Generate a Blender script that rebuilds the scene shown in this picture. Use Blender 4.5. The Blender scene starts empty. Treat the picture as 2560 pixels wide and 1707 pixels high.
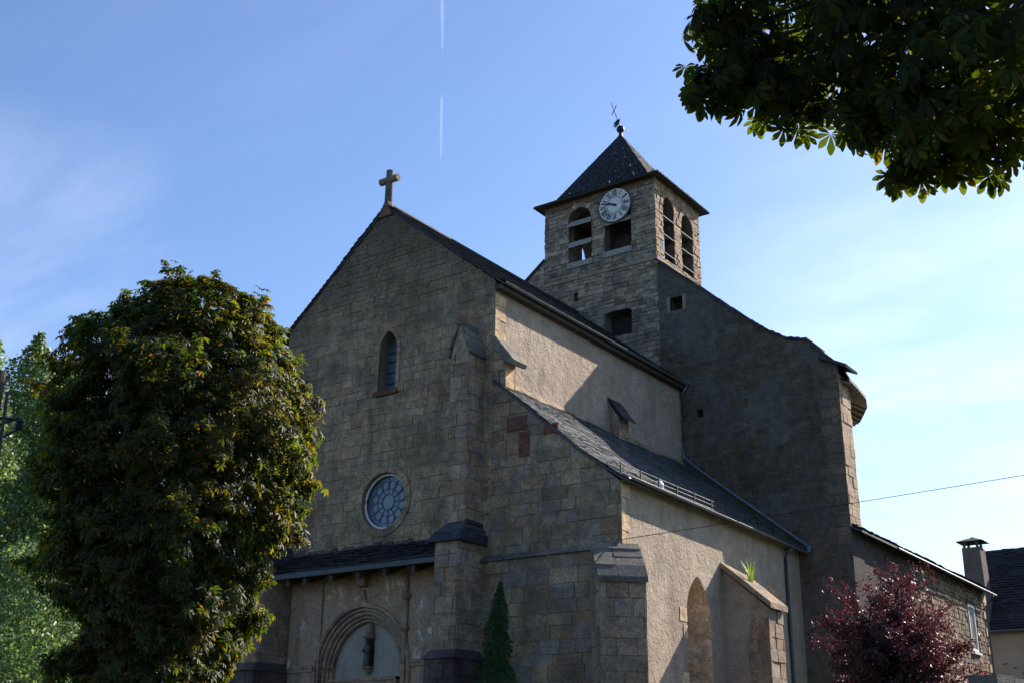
import bpy, math, random
import numpy as np
from mathutils import Vector, Matrix, noise
from mathutils.geometry import tessellate_polygon
S = bpy.context.scene
COL = S.collection
rad = math.radians

# ------------------------------------------------------------------ camera
cam = bpy.data.cameras.new("camera")
camo = bpy.data.objects.new("camera", cam)
COL.objects.link(camo)
S.camera = camo
cam.sensor_width = 36; cam.sensor_fit = 'HORIZONTAL'
cam.lens = 36 * 3011 / 2560
cam.clip_start = 0.1; cam.clip_end = 30000
PITCH, ROLL, YAW = rad(20.29), rad(.73), rad(35.58)
F0 = Vector((-math.sin(YAW), math.cos(YAW), 0)); U0 = Vector((0, 0, 1))
CR0 = Vector((math.cos(YAW), math.sin(YAW), 0))
CF = F0 * math.cos(PITCH) + U0 * math.sin(PITCH)
CU0 = -F0 * math.sin(PITCH) + U0 * math.cos(PITCH)
CR = CR0 * math.cos(ROLL) + CU0 * math.sin(ROLL)
CU = -CR0 * math.sin(ROLL) + CU0 * math.cos(ROLL)
CAM = Vector((15.41, -26.44, 1.65))
m = Matrix((CR, CU, -CF)).transposed().to_4x4()
m.translation = CAM
camo.matrix_world = m

# ------------------------------------------------------------------ light
SUN_AZ, SUN_EL = 18.0, 32.5          # azimuth from +Y towards +X
sd = Vector((math.sin(rad(SUN_AZ)) * math.cos(rad(SUN_EL)), math.cos(rad(SUN_AZ)) * math.cos(rad(SUN_EL)), math.sin(rad(SUN_EL))))
sl = bpy.data.lights.new("sun", 'SUN'); sl.energy = 5.0; sl.angle = rad(.5); sl.color = (1, .91, .80)
so = bpy.data.objects.new("sun", sl); COL.objects.link(so)
so.rotation_euler = (-sd).to_track_quat('-Z', 'Y').to_euler(); so.location = (30, 60, 60)
S.view_settings.view_transform = 'Standard'; S.view_settings.look = 'None'
S.view_settings.exposure = 1.08; S.view_settings.gamma = 1

W = bpy.data.worlds.new("World"); S.world = W; W.use_nodes = True
nt = W.node_tree; nt.nodes.clear()
def nn(t, k, **kw):
    n = t.nodes.new(k)
    for a, b in kw.items():
        if a.startswith('i_'):
            key = a[2:]
            key = int(key) if key.isdigit() else key.replace('_', ' ')
            n.inputs[key].default_value = b
        else: setattr(n, a, b)
    return n
L = nt.links.new
sky = nn(nt, 'ShaderNodeTexSky', sky_type='NISHITA', sun_disc=False, sun_elevation=rad(SUN_EL), sun_rotation=rad(SUN_AZ), altitude=400, air_density=1.0, dust_density=1.0, ozone_density=1.1)
bg = nn(nt, 'ShaderNodeBackground'); bg.inputs[1].default_value = .099
out = nn(nt, 'ShaderNodeOutputWorld')
tc = nn(nt, 'ShaderNodeTexCoord')
# thin cirrus: stretched noise on a plane high above, only low-contrast white
sep = nn(nt, 'ShaderNodeSeparateXYZ'); L(tc.outputs['Generated'], sep.inputs[0])
mz = nn(nt, 'ShaderNodeMath', operation='ADD'); L(sep.outputs[2], mz.inputs[0]); mz.inputs[1].default_value = .18
dv = nn(nt, 'ShaderNodeVectorMath', operation='DIVIDE'); L(tc.outputs['Generated'], dv.inputs[0])
cb = nn(nt, 'ShaderNodeCombineXYZ'); [L(mz.outputs[0], cb.inputs[i]) for i in range(3)]
L(cb.outputs[0], dv.inputs[1])
mp = nn(nt, 'ShaderNodeMapping'); mp.inputs['Rotation'].default_value = (0, 0, rad(-38)); mp.inputs['Scale'].default_value = (.55, 2.3, 1); mp.inputs['Location'].default_value = (2.2, 5.6, 0)
L(dv.outputs[0], mp.inputs[0])
nz = nn(nt, 'ShaderNodeTexNoise', i_Scale=2.6, i_Detail=9.0, i_Roughness=.58, i_Distortion=.35); L(mp.outputs[0], nz.inputs[0])
rp = nn(nt, 'ShaderNodeValToRGB'); rp.color_ramp.elements[0].position = .52; rp.color_ramp.elements[1].position = .88
L(nz.outputs[0], rp.inputs[0])
mx = nn(nt, 'ShaderNodeMixRGB'); mx.inputs[2].default_value = (9.2, 9.4, 9.9, 1); mx.use_clamp = False
sc = nn(nt, 'ShaderNodeMath', operation='MULTIPLY'); sc.inputs[1].default_value = .035; L(rp.outputs[0], sc.inputs[0])
tint = nn(nt, 'ShaderNodeMixRGB', blend_type='MULTIPLY'); tint.inputs[0].default_value = 1; tint.inputs[2].default_value = (.775, .885, 1.07, 1)
L(sky.outputs[0], tint.inputs[1])
# soft cloud banks standing in fixed parts of the sky
def bank(d, lo, hi, amt, rot, base):
    dt_ = nn(nt, 'ShaderNodeVectorMath', operation='DOT_PRODUCT'); dt_.inputs[1].default_value = d; L(tc.outputs['Generated'], dt_.inputs[0])
    mr = nn(nt, 'ShaderNodeMapRange', interpolation_type='SMOOTHSTEP'); L(dt_.outputs['Value'], mr.inputs[0]); mr.inputs[1].default_value = lo; mr.inputs[2].default_value = hi
    mp2 = nn(nt, 'ShaderNodeMapping'); mp2.inputs['Rotation'].default_value = (0, 0, rad(rot)); mp2.inputs['Scale'].default_value = (.8, 1.9, 1); L(dv.outputs[0], mp2.inputs[0])
    nb = nn(nt, 'ShaderNodeTexNoise', i_Scale=2.2, i_Detail=8.0, i_Roughness=.55, i_Distortion=.3); L(mp2.outputs[0], nb.inputs[0])
    rb = nn(nt, 'ShaderNodeValToRGB'); rb.color_ramp.elements[0].position = .36; rb.color_ramp.elements[1].position = .72; L(nb.outputs[0], rb.inputs[0])
    m1 = nn(nt, 'ShaderNodeMath', operation='MULTIPLY'); L(mr.outputs[0], m1.inputs[0]); L(rb.outputs[0], m1.inputs[1])
    m2 = nn(nt, 'ShaderNodeMath', operation='MULTIPLY_ADD'); L(m1.outputs[0], m2.inputs[0]); m2.inputs[1].default_value = amt; L(base, m2.inputs[2]); return m2.outputs[0]
fac = bank((-.205, .918, .340), .966, .999, .20, -20, sc.outputs[0])
fac = bank((-.802, .478, .359), .988, .999, .16, 30, fac)
L(fac, mx.inputs[0]); L(tint.outputs[0], mx.inputs[1]); L(mx.outputs[0], bg.inputs[0]); L(bg.outputs[0], out.inputs[0])
S.cycles.max_bounces = 6; S.cycles.diffuse_bounces = 3; S.cycles.transparent_max_bounces = 8

# ------------------------------------------------------------------ materials
def mat(name):
    M = bpy.data.materials.new(name); M.use_nodes = True
    t = M.node_tree; b = t.nodes['Principled BSDF']
    return M, t, b
def ramp(t, fac, stops, interp='LINEAR'):
    r = nn(t, 'ShaderNodeValToRGB'); cr = r.color_ramp; cr.interpolation = interp
    while len(cr.elements) < len(stops): cr.elements.new(.5)
    for e, (p, c) in zip(cr.elements, stops):
        e.position = p; e.color = (*c, 1) if len(c) == 3 else c
    t.links.new(fac, r.inputs[0]); return r.outputs[0]
def noi(t, scale, detail=5, rough=.6, dist=0, vec=None, out=0):
    n = nn(t, 'ShaderNodeTexNoise', i_Scale=scale, i_Detail=detail, i_Roughness=rough, i_Distortion=dist)
    if vec is None:
        g = nn(t, 'ShaderNodeNewGeometry'); vec = g.outputs['Position']
    t.links.new(vec, n.inputs[0]); return n.outputs[out]
def mixc(t, f, a, b, mode='MIX'):
    x = nn(t, 'ShaderNodeMixRGB', blend_type=mode)
    for i, v in ((0, f), (1, a), (2, b)):
        if hasattr(v, 'default_value') or hasattr(v, 'is_linked'): t.links.new(v, x.inputs[i])
        elif isinstance(v, (int, float)): x.inputs[i].default_value = v
        else: x.inputs[i].default_value = (*v, 1)
    return x.outputs[0]
def scalevec(t, s, rot=(0, 0, 0)):
    g = nn(t, 'ShaderNodeNewGeometry'); mm = nn(t, 'ShaderNodeMapping')
    mm.inputs['Scale'].default_value = s; mm.inputs['Rotation'].default_value = rot
    t.links.new(g.outputs['Position'], mm.inputs[0]); return mm.outputs[0]
def bump(t, b, h, strength=.5, dist=.02):
    k = nn(t, 'ShaderNodeBump'); k.inputs['Strength'].default_value = strength; k.inputs['Distance'].default_value = dist
    t.links.new(h, k.inputs['Height']); t.links.new(k.outputs[0], b.inputs['Normal'])
def madd(t, a, b, mode='ADD'):
    x = nn(t, 'ShaderNodeMath', operation=mode)
    for i, v in ((0, a), (1, b)):
        if isinstance(v, (int, float)): x.inputs[i].default_value = v
        else: t.links.new(v, x.inputs[i])
    return x.outputs[0]
def stone(name, cols, dark=.5, stain=(.10, .09, .08), stain_pos=(.5, .68), scale=1.0, lich=.2, bs=.6, rough=.92, mul=1.0, top=None):
    """masonry units coloured one by one, with weather stains and lichen spots"""
    M, t, b = mat(name)
    g = nn(t, 'ShaderNodeNewGeometry')
    n = len(cols)
    base = ramp(t, g.outputs['Random Per Island'], [(i / max(1, n - 1), c) for i, c in enumerate(cols)])
    gr = noi(t, 14 * scale, 8, .75)
    base = mixc(t, 1, base, ramp(t, gr, [(.3, (.45, .45, .46)), (.5, (.95, .95, .95)), (.72, (1.5, 1.47, 1.42))]), 'MULTIPLY')
    gm = noi(t, 2.6 * scale, 6, .7, .5)
    base = mixc(t, 1, base, ramp(t, gm, [(.35, (.66, .65, .64)), (.62, (1.22, 1.2, 1.17))]), 'MULTIPLY')
    big = noi(t, .55 * scale, 6, .65, .4)
    base = mixc(t, ramp(t, big, [(stain_pos[0], (0, 0, 0)), (stain_pos[1], (dark, dark, dark))]), base, stain)
    vs = noi(t, .9, 6, .6, .6, scalevec(t, (1.6, 1.6, .35)))
    base = mixc(t, ramp(t, vs, [(.5, (0, 0, 0)), (.74, (dark * .8,) * 3)]), base, tuple(c * .8 for c in stain))
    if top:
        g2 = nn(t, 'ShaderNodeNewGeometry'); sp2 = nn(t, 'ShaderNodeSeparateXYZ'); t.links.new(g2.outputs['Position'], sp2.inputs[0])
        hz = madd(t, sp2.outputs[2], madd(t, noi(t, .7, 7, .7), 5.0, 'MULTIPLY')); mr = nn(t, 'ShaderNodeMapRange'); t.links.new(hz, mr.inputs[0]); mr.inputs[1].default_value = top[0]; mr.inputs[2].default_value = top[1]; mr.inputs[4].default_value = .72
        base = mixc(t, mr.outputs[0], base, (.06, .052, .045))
    base = mixc(t, 1, base, (mul * 1.15, mul * .99, mul * .84), 'MULTIPLY')
    sp = noi(t, 5.5, 4, .6)
    base = mixc(t, ramp(t, sp, [(.66, (0, 0, 0)), (.74, (lich,) * 3)]), base, (.42, .42, .36))
    pit = noi(t, 34, 5, .8); base = mixc(t, 1, base, ramp(t, pit, [(.36, (.35,) * 3), (.46, (1,) * 3)]), 'MULTIPLY')
    pv = noi(t, 1.7, 6, .7, .6); base = mixc(t, ramp(t, pv, [(.50, (0,) * 3), (.64, (.5,) * 3)]), base, (.12 * mul, .112 * mul, .118 * mul))
    t.links.new(base, b.inputs['Base Color']); b.inputs['Roughness'].default_value = rough
    b.inputs['Specular IOR Level'].default_value = .2
    h = madd(t, madd(t, noi(t, 9, 8, .7), 2.0, 'MULTIPLY'), noi(t, 60, 4, .7))
    bump(t, b, h, bs, .03)
    return M
def render_mat(name, c1, c2, bs=1.0, bd=.035, sc=1.0, stain=.3, lump=15, mott=0):
    M, t, b = mat(name)
    base = ramp(t, noi(t, .8, 6, .6, .3), [(.3, c1), (.7, c2)])
    if mott: base = mixc(t, 1, base, ramp(t, noi(t, 3.2, 9, .8, .3), [(.36, (1 - mott, 1 - mott * .95, 1 - mott)), (.66, (1 + mott * .7, 1 + mott * .68, 1 + mott * .55))]), 'MULTIPLY')
    base = mixc(t, 1, base, ramp(t, noi(t, 22, 5, .7), [(.3, (.78,) * 3), (.7, (1.18,) * 3)]), 'MULTIPLY')
    vs = noi(t, .8, 6, .6, .8, scalevec(t, (1.4, 1.4, .3)))
    base = mixc(t, ramp(t, vs, [(.52, (0, 0, 0)), (.76, (stain,) * 3)]), base, tuple(x * .4 for x in c1))
    t.links.new(base, b.inputs['Base Color']); b.inputs['Roughness'].default_value = .95
    b.inputs['Specular IOR Level'].default_value = .1
    v = nn(t, 'ShaderNodeTexVoronoi', i_Scale=lump * sc, feature='SMOOTH_F1')
    g = nn(t, 'ShaderNodeNewGeometry')
    wv = nn(t, 'ShaderNodeVectorMath', operation='ADD'); t.links.new(g.outputs['Position'], wv.inputs[0])
    ns = nn(t, 'ShaderNodeTexNoise', i_Scale=6.0 * sc, i_Detail=4.0); t.links.new(g.outputs['Position'], ns.inputs[0])
    sv = nn(t, 'ShaderNodeVectorMath', operation='SCALE'); sv.inputs['Scale'].default_value = .25; t.links.new(ns.outputs['Color'], sv.inputs[0]); t.links.new(sv.outputs[0], wv.inputs[1])
    t.links.new(wv.outputs[0], v.inputs['Vector'])
    h = madd(t, madd(t, noi(t, 5 * sc, 9, .72), 2.2, 'MULTIPLY'), madd(t, v.outputs[0], -.5, 'MULTIPLY'))
    bump(t, b, h, bs, bd)
    return M
def plain(name, c, rough=.6, metal=0, var=.25, vs=6, bs=.2, spec=.4):
    M, t, b = mat(name)
    n_ = noi(t, vs, 6, .65)
    base = ramp(t, n_, [(.3, tuple(x * (1 - var) for x in c)), (.7, tuple(min(1, x * (1 + var)) for x in c))])
    t.links.new(base, b.inputs['Base Color']); b.inputs['Roughness'].default_value = rough; b.inputs['Metallic'].default_value = metal
    b.inputs['Specular IOR Level'].default_value = spec
    bump(t, b, noi(t, vs * 6, 4, .6), bs, .01)
    return M
def slate_mat(name, cols, rough=.55, spec=.4):
    M, t, b = mat(name)
    g = nn(t, 'ShaderNodeNewGeometry')
    base = ramp(t, g.outputs['Random Per Island'], [(i / (len(cols) - 1), c) for i, c in enumerate(cols)])
    base = mixc(t, 1, base, ramp(t, noi(t, 9, 6, .7), [(.3, (.7,) * 3), (.7, (1.35,) * 3)]), 'MULTIPLY')
    base = mixc(t, ramp(t, noi(t, 2.2, 6, .7), [(.58, (0,) * 3), (.68, (.5,) * 3)]), base, (.13, .13, .10))
    t.links.new(base, b.inputs['Base Color']); b.inputs['Roughness'].default_value = rough; b.inputs['Specular IOR Level'].default_value = spec
    bump(t, b, noi(t, 30, 5, .7), .4, .01)
    return M
def leaf_mat(name, cols, trans=.45, rough=.42, tmul=(1.6, 1.7, .6), spec=.45, patch=None):
    M, t, b = mat(name)
    g = nn(t, 'ShaderNodeNewGeometry')
    base = ramp(t, g.outputs['Random Per Island'], cols)
    base = mixc(t, 1, base, ramp(t, noi(t, .9, 4, .6), [(.3, (.75,) * 3), (.7, (1.25,) * 3)]), 'MULTIPLY')
    if patch: base = mixc(t, ramp(t, noi(t, 1.1, 3, .55), [(.5, (0,) * 3), (.68, (.75,) * 3)]), base, patch)
    t.links.new(base, b.inputs['Base Color']); b.inputs['Roughness'].default_value = rough; b.inputs['Specular IOR Level'].default_value = spec
    tr = nn(t, 'ShaderNodeBsdfTranslucent'); tb = mixc(t, 1, base, tmul, 'MULTIPLY'); t.links.new(tb, tr.inputs[0])
    ms = nn(t, 'ShaderNodeMixShader'); ms.inputs[0].default_value = trans
    t.links.new(b.outputs[0], ms.inputs[1]); t.links.new(tr.outputs[0], ms.inputs[2])
    t.links.new(ms.outputs[0], t.nodes['Material Output'].inputs[0])
    return M
ASH = [(.20, .165, .12), (.29, .245, .18), (.25, .225, .185), (.33, .29, .22), (.22, .195, .17), (.30, .25, .185), (.27, .24, .21), (.36, .31, .235), (.25, .20, .15)]
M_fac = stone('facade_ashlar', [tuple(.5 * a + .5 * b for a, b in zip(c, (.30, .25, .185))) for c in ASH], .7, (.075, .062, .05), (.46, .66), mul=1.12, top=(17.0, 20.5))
M_aisle = stone('aisle_ashlar', ASH[:6] + [(.24, .17, .13), (.22, .215, .22), (.29, .245, .175), (.25, .24, .245), (.28, .245, .19)], .6, (.06, .05, .042), (.47, .66), mul=1.05)
M_mortar = render_mat('mortar', (.15, .128, .10), (.21, .18, .145), .5, .02)
M_but = stone('buttress_stone', [(.30, .25, .19), (.36, .32, .28), (.42, .37, .31), (.34, .25, .19), (.38, .35, .34), (.32, .28, .21)], .5, (.08, .07, .06), (.5, .7), mul=.85)
M_butd = stone('weathered_plinth', [(.07, .06, .07), (.10, .09, .095), (.12, .11, .10)], .7, (.04, .035, .045), (.4, .6), lich=.6)
M_quoin = stone('pale_quoin', [(.48, .39, .26), (.55, .45, .30), (.50, .43, .33), (.58, .49, .34)], .15, (.2, .17, .13), (.6, .8), lich=.1, bs=.35)
M_rev = stone('window_reveal', [(.62, .47, .33), (.70, .55, .40), (.66, .54, .42)], .15, (.2, .17, .13), (.6, .8), lich=.05, bs=.3)  # toned warmer and lighter to stand in for light bounced into the reveal
M_tow = stone('tower_rubble', [(.115, .108, .098), (.22, .205, .18), (.38, .36, .32), (.165, .158, .148), (.27, .245, .205), (.24, .235, .215), (.33, .30, .25), (.17, .15, .13)], .5, (.07, .062, .055), (.48, .7), mul=1.1)
M_towl = stone('belfry_side', [(.42, .35, .28), (.50, .43, .35), (.38, .31, .25), (.46, .40, .33)], .3, (.18, .14, .11), (.5, .75), mul=.85)
M_cop = stone('lichened_coping', [(.14, .16, .17), (.22, .235, .23), (.12, .14, .155), (.27, .28, .26)], .4, (.06, .055, .06), (.45, .65), lich=.75, bs=1)
M_copl = stone('pale_coping', [(.30, .25, .20), (.38, .33, .27), (.34, .31, .27)], .5, (.11, .10, .09), (.5, .7), lich=.5, bs=1)
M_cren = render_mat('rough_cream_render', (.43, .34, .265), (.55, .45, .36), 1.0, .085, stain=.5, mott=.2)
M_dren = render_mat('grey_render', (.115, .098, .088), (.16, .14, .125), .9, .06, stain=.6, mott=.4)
M_ptl = render_mat('portal_plaster', (.19, .125, .08), (.26, .225, .19), .6, .03, stain=.45, mott=.6)
def portal_mat():
    M, t, b = mat('peeling_portal_wall')
    base = ramp(t, noi(t, 1.3, 7, .7, .5), [(.3, (.24, .14, .085)), (.48, (.34, .23, .15)), (.6, (.28, .20, .155)), (.75, (.40, .33, .26))])
    base = mixc(t, ramp(t, noi(t, 2.1, 8, .75, .8, scalevec(t, (1, 1, .7))), [(.56, (0,) * 3), (.62, (.8,) * 3)]), base, (.60, .56, .50))
    g2 = nn(t, 'ShaderNodeNewGeometry'); sp2 = nn(t, 'ShaderNodeSeparateXYZ'); t.links.new(g2.outputs['Position'], sp2.inputs[0])
    hz = madd(t, sp2.outputs[2], madd(t, noi(t, 1.6, 6, .7), 3.0, 'MULTIPLY')); mr = nn(t, 'ShaderNodeMapRange'); t.links.new(hz, mr.inputs[0]); mr.inputs[1].default_value = 8.2; mr.inputs[2].default_value = 9.3; mr.inputs[4].default_value = .75
    base = mixc(t, mr.outputs[0], base, mixc(t, noi(t, 3, 5, .7), (.50, .24, .08), (.38, .27, .16)))
    base = mixc(t, 1, base, ramp(t, noi(t, 12, 7, .75), [(.3, (.6,) * 3), (.7, (1.35,) * 3)]), 'MULTIPLY')
    base = mixc(t, ramp(t, noi(t, 1.1, 6, .6, .6, scalevec(t, (2.4, 2.4, .3))), [(.52, (0,) * 3), (.7, (.55,) * 3)]), base, (.07, .055, .045))
    t.links.new(base, b.inputs['Base Color']); b.inputs['Roughness'].default_value = .95
    bump(t, b, madd(t, noi(t, 5, 8, .7), noi(t, 2.1, 8, .75, .8)), .8, .03); return M
M_ptl = portal_mat()
M_tymp = render_mat('tympanum_plaster', (.25, .225, .195), (.30, .275, .245), .2, .01, stain=.3, mott=.12)
M_moul = stone('moulded_stone', [(.27, .215, .17), (.34, .28, .23), (.30, .26, .22)], .45, (.08, .07, .06), (.5, .7), lich=.1, bs=.3, mul=.9)
M_rubw = stone('annex_rubble', [(.22, .17, .13), (.50, .42, .32), (.36, .32, .27), (.18, .155, .14), (.46, .38, .27), (.28, .25, .23)], .3, (.09, .075, .065), (.5, .72), mul=.62)
M_slate = slate_mat('slate', [(.028, .03, .038), (.042, .044, .052), (.024, .026, .034), (.055, .055, .06)], .75, .25)
M_slatel = slate_mat('weathered_stone_slate', [(.048, .056, .070), (.07, .076, .086), (.04, .048, .063), (.11, .108, .105), (.06, .065, .074)], .62, .3)
M_slated = slate_mat('dark_slate', [(.02, .018, .022), (.034, .03, .034), (.027, .024, .025)], .8, .2)
M_tslate = slate_mat('tower_slate', [(.018, .019, .024), (.028, .029, .034), (.022, .022, .027)], .75, .2)
M_zinc = plain('zinc', (.12, .125, .135), .55, .4, .2, 4, .1)
M_lead = plain('painted_gutter', (.035, .045, .055), .5, .2, .3, 3, .1)
M_pipe = plain('blue_grey_pipe', (.09, .13, .18), .42, .2, .15, 3, .05)
M_iron = plain('dark_iron', (.025, .025, .03), .5, .6, .3, 8, .2)
M_wood = plain('dark_wood', (.05, .038, .03), .8, 0, .35, 7, .4)
M_lou = plain('weathered_louvre', (.24, .225, .205), .8, 0, .3, 5, .4)
M_glass = plain('leaded_glass', (.065, .10, .155), .35, 0, .5, 14, .25, .8)
M_glead = plain('glass_leading', (.075, .105, .15), .5, .2, .2, 5, .1)
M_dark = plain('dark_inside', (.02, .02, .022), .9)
M_enamel = plain('clock_enamel', (.56, .56, .54), .45, 0, .16, 5, .02)
M_ink = plain('clock_black', (.02, .02, .022), .4)
M_red = stone('red_stone', [(.17, .08, .065), (.21, .10, .075)], .5, (.08, .05, .045), (.5, .7), mul=.8)
M_orange = plain('rust_stone', (.15, .085, .05), .9, 0, .35, 9, .5)
M_bark = plain('bark', (.055, .042, .032), .9, 0, .4, 10, .9)
M_white = plain('white_frame', (.62, .60, .56), .5, 0, .1, 6, .1)
M_pane = plain('window_pane', (.30, .29, .27), .12, 0, .15, 3, .02, .8)
M_statue = plain('dark_statue', (.05, .045, .04), .6, 0, .4, 12, .4)
M_orw = render_mat('orange_render', (.42, .27, .18), (.52, .36, .25), .5, .03, stain=.4)

# ------------------------------------------------------------------ helpers
class MB:
    def __init__(s): s.v = []; s.f = []
    def add(s, vs, fs):
        o = len(s.v); s.v += [tuple(p) for p in vs]; s.f += [tuple(i + o for i in f) for f in fs]; return s
    def box(s, x0, x1, y0, y1, z0, z1):
        return s.add([(x0, y0, z0), (x1, y0, z0), (x1, y1, z0), (x0, y1, z0), (x0, y0, z1), (x1, y0, z1), (x1, y1, z1), (x0, y1, z1)],
                     [(0, 3, 2, 1), (4, 5, 6, 7), (0, 1, 5, 4), (1, 2, 6, 5), (2, 3, 7, 6), (3, 0, 4, 7)])
    def hexa(s, b, t):
        return s.add(list(b) + list(t), [(3, 2, 1, 0), (4, 5, 6, 7), (0, 1, 5, 4), (1, 2, 6, 5), (2, 3, 7, 6), (3, 0, 4, 7)])
    def prism(s, poly, vec):
        n = len(poly); vec = Vector(vec)
        vs = [Vector(p) for p in poly] + [Vector(p) + vec for p in poly]
        tri = tessellate_polygon([[Vector(p) for p in poly]])
        fs = [tuple(t) for t in tri] + [tuple(i + n for i in reversed(t)) for t in tri]
        fs += [(i, (i + 1) % n, (i + 1) % n + n, i + n) for i in range(n)]
        return s.add(vs, fs)
    def tube(s, pts, r, n=8, cap=True):
        pts = [Vector(p) for p in pts]; rs = r if isinstance(r, (list, tuple)) else [r] * len(pts)
        rings = []; up = Vector((0, 0, 1))
        for i, p in enumerate(pts):
            d = (pts[min(i + 1, len(pts) - 1)] - pts[max(i - 1, 0)]).normalized()
            a = d.cross(up)
            if a.length < .05: a = d.cross(Vector((1, 0, 0)))
            a.normalize(); b_ = a.cross(d)
            rings.append([p + (a * math.cos(k * 2 * math.pi / n) + b_ * math.sin(k * 2 * math.pi / n)) * rs[i] for k in range(n)])
        vs = [q for g in rings for q in g]; fs = []
        for i in range(len(pts) - 1):
            for k in range(n):
                fs.append((i * n + k, i * n + (k + 1) % n, (i + 1) * n + (k + 1) % n, (i + 1) * n + k))
        if cap: fs += [tuple(range(n - 1, -1, -1)), tuple((len(pts) - 1) * n + k for k in range(n))]
        return s.add(vs, fs)
    def lathe(s, c, prof, n=16):
        vs = []; fs = []
        for (r, z) in prof:
            for k in range(n):
                a = 2 * math.pi * k / n; vs.append((c[0] + r * math.cos(a), c[1] + r * math.sin(a), c[2] + z))
        for i in range(len(prof) - 1):
            for k in range(n): fs.append((i * n + k, i * n + (k + 1) % n, (i + 1) * n + (k + 1) % n, (i + 1) * n + k))
        return s.add(vs, fs)
    def build(s, name, mt, parent=None, smooth=False):
        me = bpy.data.meshes.new(name); me.from_pydata(s.v, [], s.f); me.update()
        if mt: me.materials.append(mt)
        if smooth:
            for p in me.polygons: p.use_smooth = True
        o = bpy.data.objects.new(name, me); COL.objects.link(o)
        if parent: o.parent = parent; o.matrix_parent_inverse = Matrix.Translation(-pw(parent))
        return o
def pw(o): return Vector(o.location) if o.type == 'EMPTY' else Vector((0, 0, 0))
def thing(name, label, cat, loc=(0, 0, 0), group=None):
    o = bpy.data.objects.new(name, None); COL.objects.link(o); o.location = loc; o.empty_display_size = .3
    return tag(o, label, cat, group)
def tag(o, label=None, cat=None, group=None, kind=None):
    for k, v in (('label', label), ('category', cat), ('group', group), ('kind', kind)):
        if v: o[k] = v
    return o
class Pl:                                   # a wall plane: u along ex, v up, d outward
    def __init__(s, O, ex, n): s.O = Vector(O); s.ex = Vector(ex).normalized(); s.n = Vector(n).normalized(); s.ez = Vector((0, 0, 1))
    def __call__(s, u, v, d=0): return s.O + s.ex * u + s.ez * v + s.n * d
def area(p): return abs(sum(p[i][0] * p[(i + 1) % len(p)][1] - p[(i + 1) % len(p)][0] * p[i][1] for i in range(len(p)))) / 2 if len(p) > 2 else 0
def sarea(p): return sum(p[i][0] * p[(i + 1) % len(p)][1] - p[(i + 1) % len(p)][0] * p[i][1] for i in range(len(p))) / 2
def hclip(poly, a, b, c):                   # keep a*x+b*y+c >= 0
    o = []
    for i in range(len(poly)):
        p, q = poly[i], poly[(i + 1) % len(poly)]
        dp, dq = a * p[0] + b * p[1] + c, a * q[0] + b * q[1] + c
        if dp >= 0: o.append(p)
        if (dp >= 0) != (dq >= 0):
            k = dp / (dp - dq); o.append((p[0] + (q[0] - p[0]) * k, p[1] + (q[1] - p[1]) * k))
    return o
def hole_clip(poly, hole):
    if sarea(hole) < 0: hole = hole[::-1]
    hx = [h[0] for h in hole]; hy = [h[1] for h in hole]
    if max(p[0] for p in poly) < min(hx) or min(p[0] for p in poly) > max(hx) or max(p[1] for p in poly) < min(hy) or min(p[1] for p in poly) > max(hy): return poly
    best = []; ba = 0
    for i in range(len(hole)):
        (x0, y0), (x1, y1) = hole[i], hole[(i + 1) % len(hole)]
        a, b = (y1 - y0), -(x1 - x0)         # outward side of a CCW polygon
        c = -(a * x0 + b * y0)
        q = hclip(poly, a, b, c); ar = area(q)
        if ar > ba: ba = ar; best = q
    return best
def masonry(mb, pl, outer, holes=(), ch=(.3, .42), bl=(.35, .85), gap=.007, d0=.026, dj=.014, seed=1, v0=None, d_base=0, wob=.009, inset=.007, keep=None):
    """one block per stone: front face proud of the mortar bed, each its own island"""
    R = random.Random(seed)
    us = [p[0] for p in outer]; vs_ = [p[1] for p in outer]
    v = min(vs_) if v0 is None else v0
    while v < max(vs_):
        h = R.uniform(*ch); u = min(us) - R.uniform(0, bl[1])
        while u < max(us):
            w = R.uniform(*bl)
            hh = h; poly = [(u + gap, v + gap), (u + w - gap, v + gap), (u + w - gap, v + hh - gap), (u + gap, v + hh - gap)]
            q = list(outer)
            g4 = [gap * R.choice((.35, .6, 1, 1.5)) for _ in range(4)]
            x0, y0, x1, y1 = u + g4[0], v + g4[1], u + w - g4[2], v + hh - g4[3]
            for a, b, c in ((1, 0, -x0), (-1, 0, x1), (0, 1, -y0), (0, -1, y1)):
                q = hclip(q, a, b, c)
                if len(q) < 3: break
            if len(q) >= 3:
                for ho in holes:
                    q = hole_clip(q, ho)
                    if len(q) < 3: break
            if keep and not keep(u + w / 2, v + hh / 2): q = []
            if len(q) >= 3 and area(q) > .004:
                cx = sum(p[0] for p in q) / len(q); cy = sum(p[1] for p in q) / len(q)
                d = d_base + d0 + R.uniform(-dj, dj); n = len(q)
                q = [(p[0] + R.uniform(-wob, wob), p[1] + R.uniform(-wob, wob)) for p in q]
                fr = []
                for p in q:
                    dx, dy = cx - p[0], cy - p[1]; l = math.hypot(dx, dy) + 1e-6
                    fr.append((p[0] + dx / l * inset * 1.4, p[1] + dy / l * inset * 1.4))
                tx, ty = R.uniform(-.012, .012), R.uniform(-.02, .02)
                vv = [pl(p[0], p[1], d_base - .004) for p in q] + [pl(p[0], p[1], d - inset) for p in q] + [pl(p[0], p[1], d + tx * (p[0] - cx) + ty * (p[1] - cy)) for p in fr]
                fs = [tuple(range(2 * n, 3 * n))]
                for k in range(n):
                    j = (k + 1) % n
                    fs += [(k, j, j + n, k + n), (k + n, j + n, j + 2 * n, k + 2 * n)]
                mb.add(vv, fs)
            u += w
        v += h
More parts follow.
